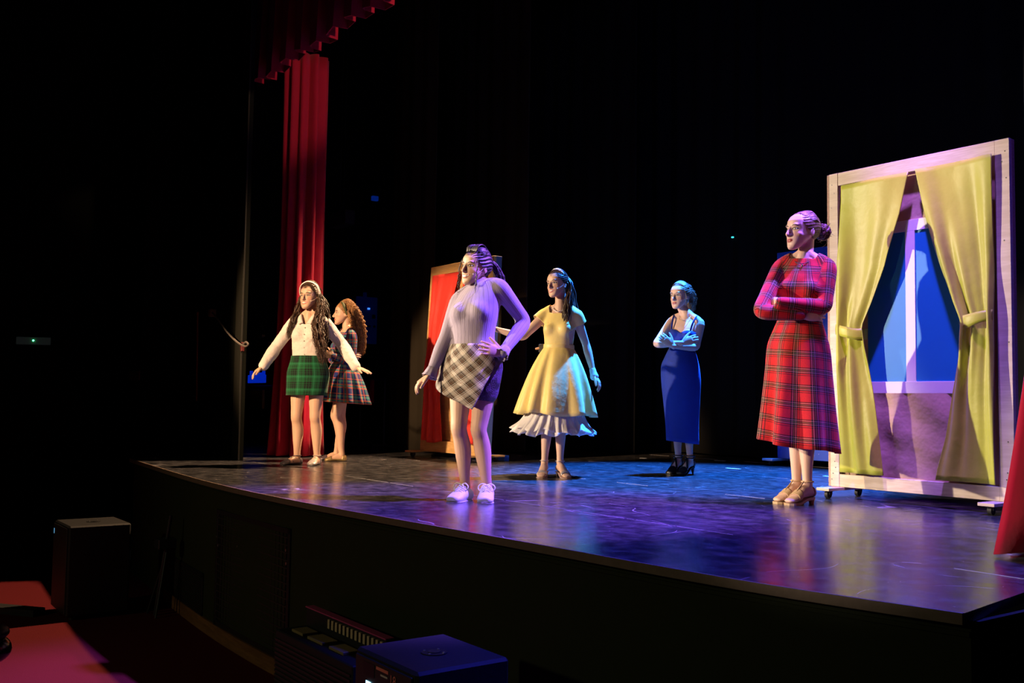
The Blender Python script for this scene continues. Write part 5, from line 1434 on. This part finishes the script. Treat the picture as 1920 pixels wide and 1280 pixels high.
wht = cloth('white_blouse_cotton', (.74, .68, .66), .7, .1, .6, 7)
ease = [.002, .003, .005, .006, .007, .008, .009, .010, .011, .011, .010]
def loose(t): g = math.exp(-((t - .40) / .16) ** 2); return (1 + .14 * g, 1 + .16 * g)
def vneck(c):
    q = c - p.che; h = q @ p.up; l = np.abs(q @ p.fc[0]); fr = q @ p.fc[1] > .02
    ring = (h > .028) & (np.linalg.norm(np.cross(q - p.fc[1] * .012, p.up), axis=1) < .080)
    return ~(ring | (fr & (h > -.055) & (l < .012 + .55 * (h + .055))))
blouse = p.garment('blouse', wht, [p.torso_loft(.014, .22, 1.06, loose)] + p.breasts(.016) + p.traps(.013) + [tube(*p.arm_pts(q, .013, ease=ease), 16, sub=3) for q in (1, -1)], .006, keep=vneck)
wrinkle(blouse, .07, .012)
for q in (-1, 1):
    # collar wing
    A_ = p.che + p.up * .052; k_ = []
    pts_in = [A_ - p.fc[1] * .045 + p.fc[0] * q * .02, A_ + p.fc[0] * q * .066, A_ + p.fc[0] * q * .050 + p.fc[1] * .055 - p.up * .022, p.che + p.fc[0] * q * .016 + p.fc[1] * .100 - p.up * .045]
    pts_out = [A_ - p.fc[1] * .062 + p.fc[0] * q * .02 - p.up * .03, A_ + p.fc[0] * q * .095 - p.up * .026, A_ + p.fc[0] * q * .085 + p.fc[1] * .070 - p.up * .052, p.che + p.fc[0] * q * .060 + p.fc[1] * .105 - p.up * .060]
    a_, b_ = catmull(np.array(pts_in), 6), catmull(np.array(pts_out), 6)
    o = MB().grid(np.stack([a_, (a_ + b_) / 2 + p.up * .006, b_])).build('collar', wht, blouse, True, p.org); o.modifiers.new('thickness', 'SOLIDIFY').thickness = .003
    sh, el, wr, _ = p.arms[q]; t = nrm(wr - el)
    o = p.tubepart('cuff', [wr - t * .055, wr - t * .030, wr - t * .005], [.046, .0475, .0475], wht, blouse, 20)
for i in range(5):
    c_, x_, f_ = p.at_t(.82 - i * .125); fr = float(np.interp(.82 - i * .125, [.2, .4, .58, .70, .82], [.110, .115, .120, .122, .106])) * .97
    vs, fs = ellipsoid(c_ + f_ * (fr + .004) + x_ * .004, (.0055, .004, .0055)); mesh('button', vs, fs, plain('shirt_button', (.55, .5, .45), .4), blouse, True, p.org)
c_, x_, f_ = p.at_t(.78); MBp = MB()
GR, GR2, BK = (.008, .11, .036), (.014, .19, .08), (.005, .010, .008)
tg = tartan('green_black_tartan', [(0, GR), (.14, BK), (.17, GR), (.30, GR2), (.42, GR), (.50, BK), (.80, GR), (.84, BK), (.96, GR)], .120, lines=[(.36, .006, (.05, .24, .13)), (.65, .008, (.03, .17, .09))])
x0, f0 = p.fp; hemc = p.P(575, 741)
rings = [(p.at_t(.30)[0], x0, f0, .160, .118), (p.at_t(.18)[0], x0, f0, .172, .130), (p.at_t(.02)[0], x0, f0, .196, .150), (p.at_t(-.10)[0], x0, f0, .200, .152), (hemc, x0, f0, .190, .148)]
p.skirt('skirt', tg, rings, 120, 3, .02, 14)
slv = plain('silver_leather', (.42, .38, .38), .35, .15, 40, metal=.3)
dks = plain('darker_shoe_leather', (.12, .10, .12), .35, .15, 40, metal=.3)  # darker leather tone for one shoe of each pair
for q in (-1, 1):
    mm = dks if q < 0 else slv
    so = p.sole(q, plain('dark_sole', (.05, .04, .04), .6), .004)
    p.shell_cut('shoe_upper', mm, q, .005, lambda t, y, z: (z > .0) & (((t > .100) & (z < .08)) | ((t < -.005) & (z < .062)) | (z < .024)), so)
    an = p.feet[q][0]; f_, s_ = p.feet[q][1:3]
    p.tubepart('ankle_strap', [an + VZ * .012 + .036 * (math.cos(a) * f_ + math.sin(a) * s_) for a in np.linspace(0, 2 * math.pi, 17)], .004, mm, so)
    p.tubepart('instep_strap', [p.foot_pt(q, .07, -.036, .03), p.foot_pt(q, .075, 0, .078), p.foot_pt(q, .07, .036, .03)], [(.003, .006)] * 3, mm, so)
hm4 = hair_mat('dark_wavy_hair', (.018, .011, .008), (.11, .052, .030), .42)
mb = MB(); p.cap(mb, 1.04, top=.020)
for i in range(110):
    rng = np.random.default_rng(600 + i); a = rng.uniform(-1.25, 1.25)
    s0 = np.array([.079 * math.sin(a), .060 * math.cos(a) - .010, .030 + .080 * math.cos(a)]); mid = np.array([.088 * math.sin(a), -.02, .040 + .108 * math.cos(a)])
    p.lock(mb, [s0, s0 * .5 + mid * .5 + np.array([0, .004, .008]), mid, (.07 * math.sin(a), -.10, .05 + .04 * math.cos(a))], .0038, .001, .05, seed=i, tip=.9)
locks(p, mb, [(.055, -.02, .06), (.100, -.01, -.02), (.120, .02, -.12), (.125, .06, -.22), (.15, .09, -.32), (.185, .10, -.44), (.21, .09, -.58)], 150, [.02, .026, .032, .040, .045, .045, .04], .0042, .008, .11, 61)
locks(p, mb, [(.04, -.08, .04), (.10, -.07, -.05), (.13, -.05, -.15), (.15, .0, -.28), (.18, .03, -.40)], 90, [.02, .03, .04, .05, .05], .0042, .008, .12, 63)
locks(p, mb, [(-.055, -.02, .06), (-.092, -.0, -.02), (-.100, .04, -.12), (-.105, .08, -.20), (-.125, .10, -.30), (-.14, .10, -.36)], 80, [.02, .022, .024, .026, .026, .022], .0038, .008, .11, 62)
locks(p, mb, [(0, -.09, .05), (0, -.13, -.05), (0, -.13, -.16), (0, -.13, -.28)], 50, [.05, .06, .07, .07], .008, .006, .09, 64)
hh_ = hairobj(p, mb, hm4)
head_strip(p, 'headband', plain('white_headband', (.85, .83, .80), .6), [(-.093, -.016, .0), (-.098, .008, .050), (-.076, .026, .104), (0, .034, .134), (.076, .026, .104), (.098, .008, .050), (.093, -.016, .0)], .013, .006)

# =============================================================== plaid dress woman with curls
p = Person((636, 863.5), .94, 'curly haired woman in a blue and red plaid dress standing behind the others')
p.torso(p.P(643, 706), p.P(650, 626), 62, 58, wide=.95, bust=.95)
p.leg(1, p.P(630, 779, -.06), p.P(641, 852, -.08), 78, .225, 1.05)
p.leg(-1, p.P(640, 778, .08), p.P(631, 849, .10), 72, .225, 1.0)
p.arm(1, p.P(659, 678, -.10), p.P(626, 668, -.17), V(-.9, .3, .1), V(0, -.2, 1), .4, .08, VZ)
p.arm(-1, p.P(622, 675, .04), p.P(648, 669, -.08), V(.95, .1, -.1), V(0, -.2, 1), .4, .08, VZ)
p.head(p.P(645, 588), 72, 0, 0, 1.06)
p.body(skin_mat('skin_freckled', (.64, .41, .30), (.50, .10, .09)))
p.eyes((.05, .03, .02))
NV, RD, TL, OR = (.014, .026, .17), (.60, .08, .04), (.08, .36, .30), (.65, .28, .08)
tb = tartan('blue_red_plaid', [(0, NV), (.20, RD), (.30, TL), (.40, RD), (.48, NV), (.60, TL), (.72, NV), (.80, RD), (.86, NV)], .15, lines=[(.25, .010, OR), (.44, .010, OR), (.83, .010, OR)])
ch = [p.torso_chain(), p.arm_chain(1), p.arm_chain(-1)]
p.garment('bodice', tb, [p.torso_loft(.015, .18, 1.06)] + p.breasts(.015) + p.traps(.012) + [tube(*p.arm_pts(q, .014), 16, sub=3) for q in (1, -1)], .006,
    keep=lambda c: ~((((c - p.che) @ p.up) > .012) & (np.linalg.norm(np.cross(c - (p.che + p.fc[1] * .015), p.up), axis=1) < .092)), chains=ch)
x0, f0 = p.fp; c0 = p.at_t(.36)[0]; hemc = p.P(646, 755)
p.skirt('skirt', tb, flare(c0, hemc, [(0, .124, .096), (.25, .170, .150), (.55, .200, .195), (1., .235, .235)]), 200, 10, .10, 17, cp_r=.19)
gld = plain('gold_leather', (.42, .30, .14), .35, .15, 40, metal=.4)
for q in (-1, 1):
    so = p.sole(q, plain('dark_sole', (.05, .04, .04), .6), .004)
    p.shell_cut('shoe_upper', gld if q > 0 else dks, q, .005, lambda t, y, z: ((t > .098) & (z < .08)) | ((t < -.005) & (z < .060)) | (z < .026), so)
hm5 = hair_mat('auburn_curls', (.10, .042, .014), (.50, .25, .09), .45)
mb = MB(); p.cap(mb, 1.04, top=.018)
locks(p, mb, [(.03, .03, .10), (.06, -.03, .12), (.09, -.085, .05), (.10, -.13, -.05), (.09, -.16, -.16), (.075, -.17, -.27), (.06, -.17, -.38)], 150, [.02, .03, .035, .04, .045, .05, .045], .0040, .009, .045, 71)
locks(p, mb, [(-.03, .02, .10), (-.04, -.06, .115), (-.04, -.125, .03), (-.02, -.165, -.07), (0, -.18, -.18), (0, -.18, -.28), (.01, -.175, -.39)], 150, [.03, .03, .04, .045, .05, .05, .045], .0040, .009, .045, 72)
locks(p, mb, [(.06, .01, .05), (.085, -.03, .0), (.095, -.07, -.07), (.09, -.10, -.16), (.085, -.12, -.24)], 40, [.012, .02, .03, .035, .03], .0055, .008, .045, 73)
hairobj(p, mb, hm5)
head_strip(p, 'headband', plain('olive_headband', (.06, .07, .025), .6), [(-.086, -.020, -.015), (-.092, .004, .045), (-.072, .024, .098), (0, .030, .124), (.072, .024, .098), (.092, .004, .045), (.086, -.020, -.015)], .013, .005)
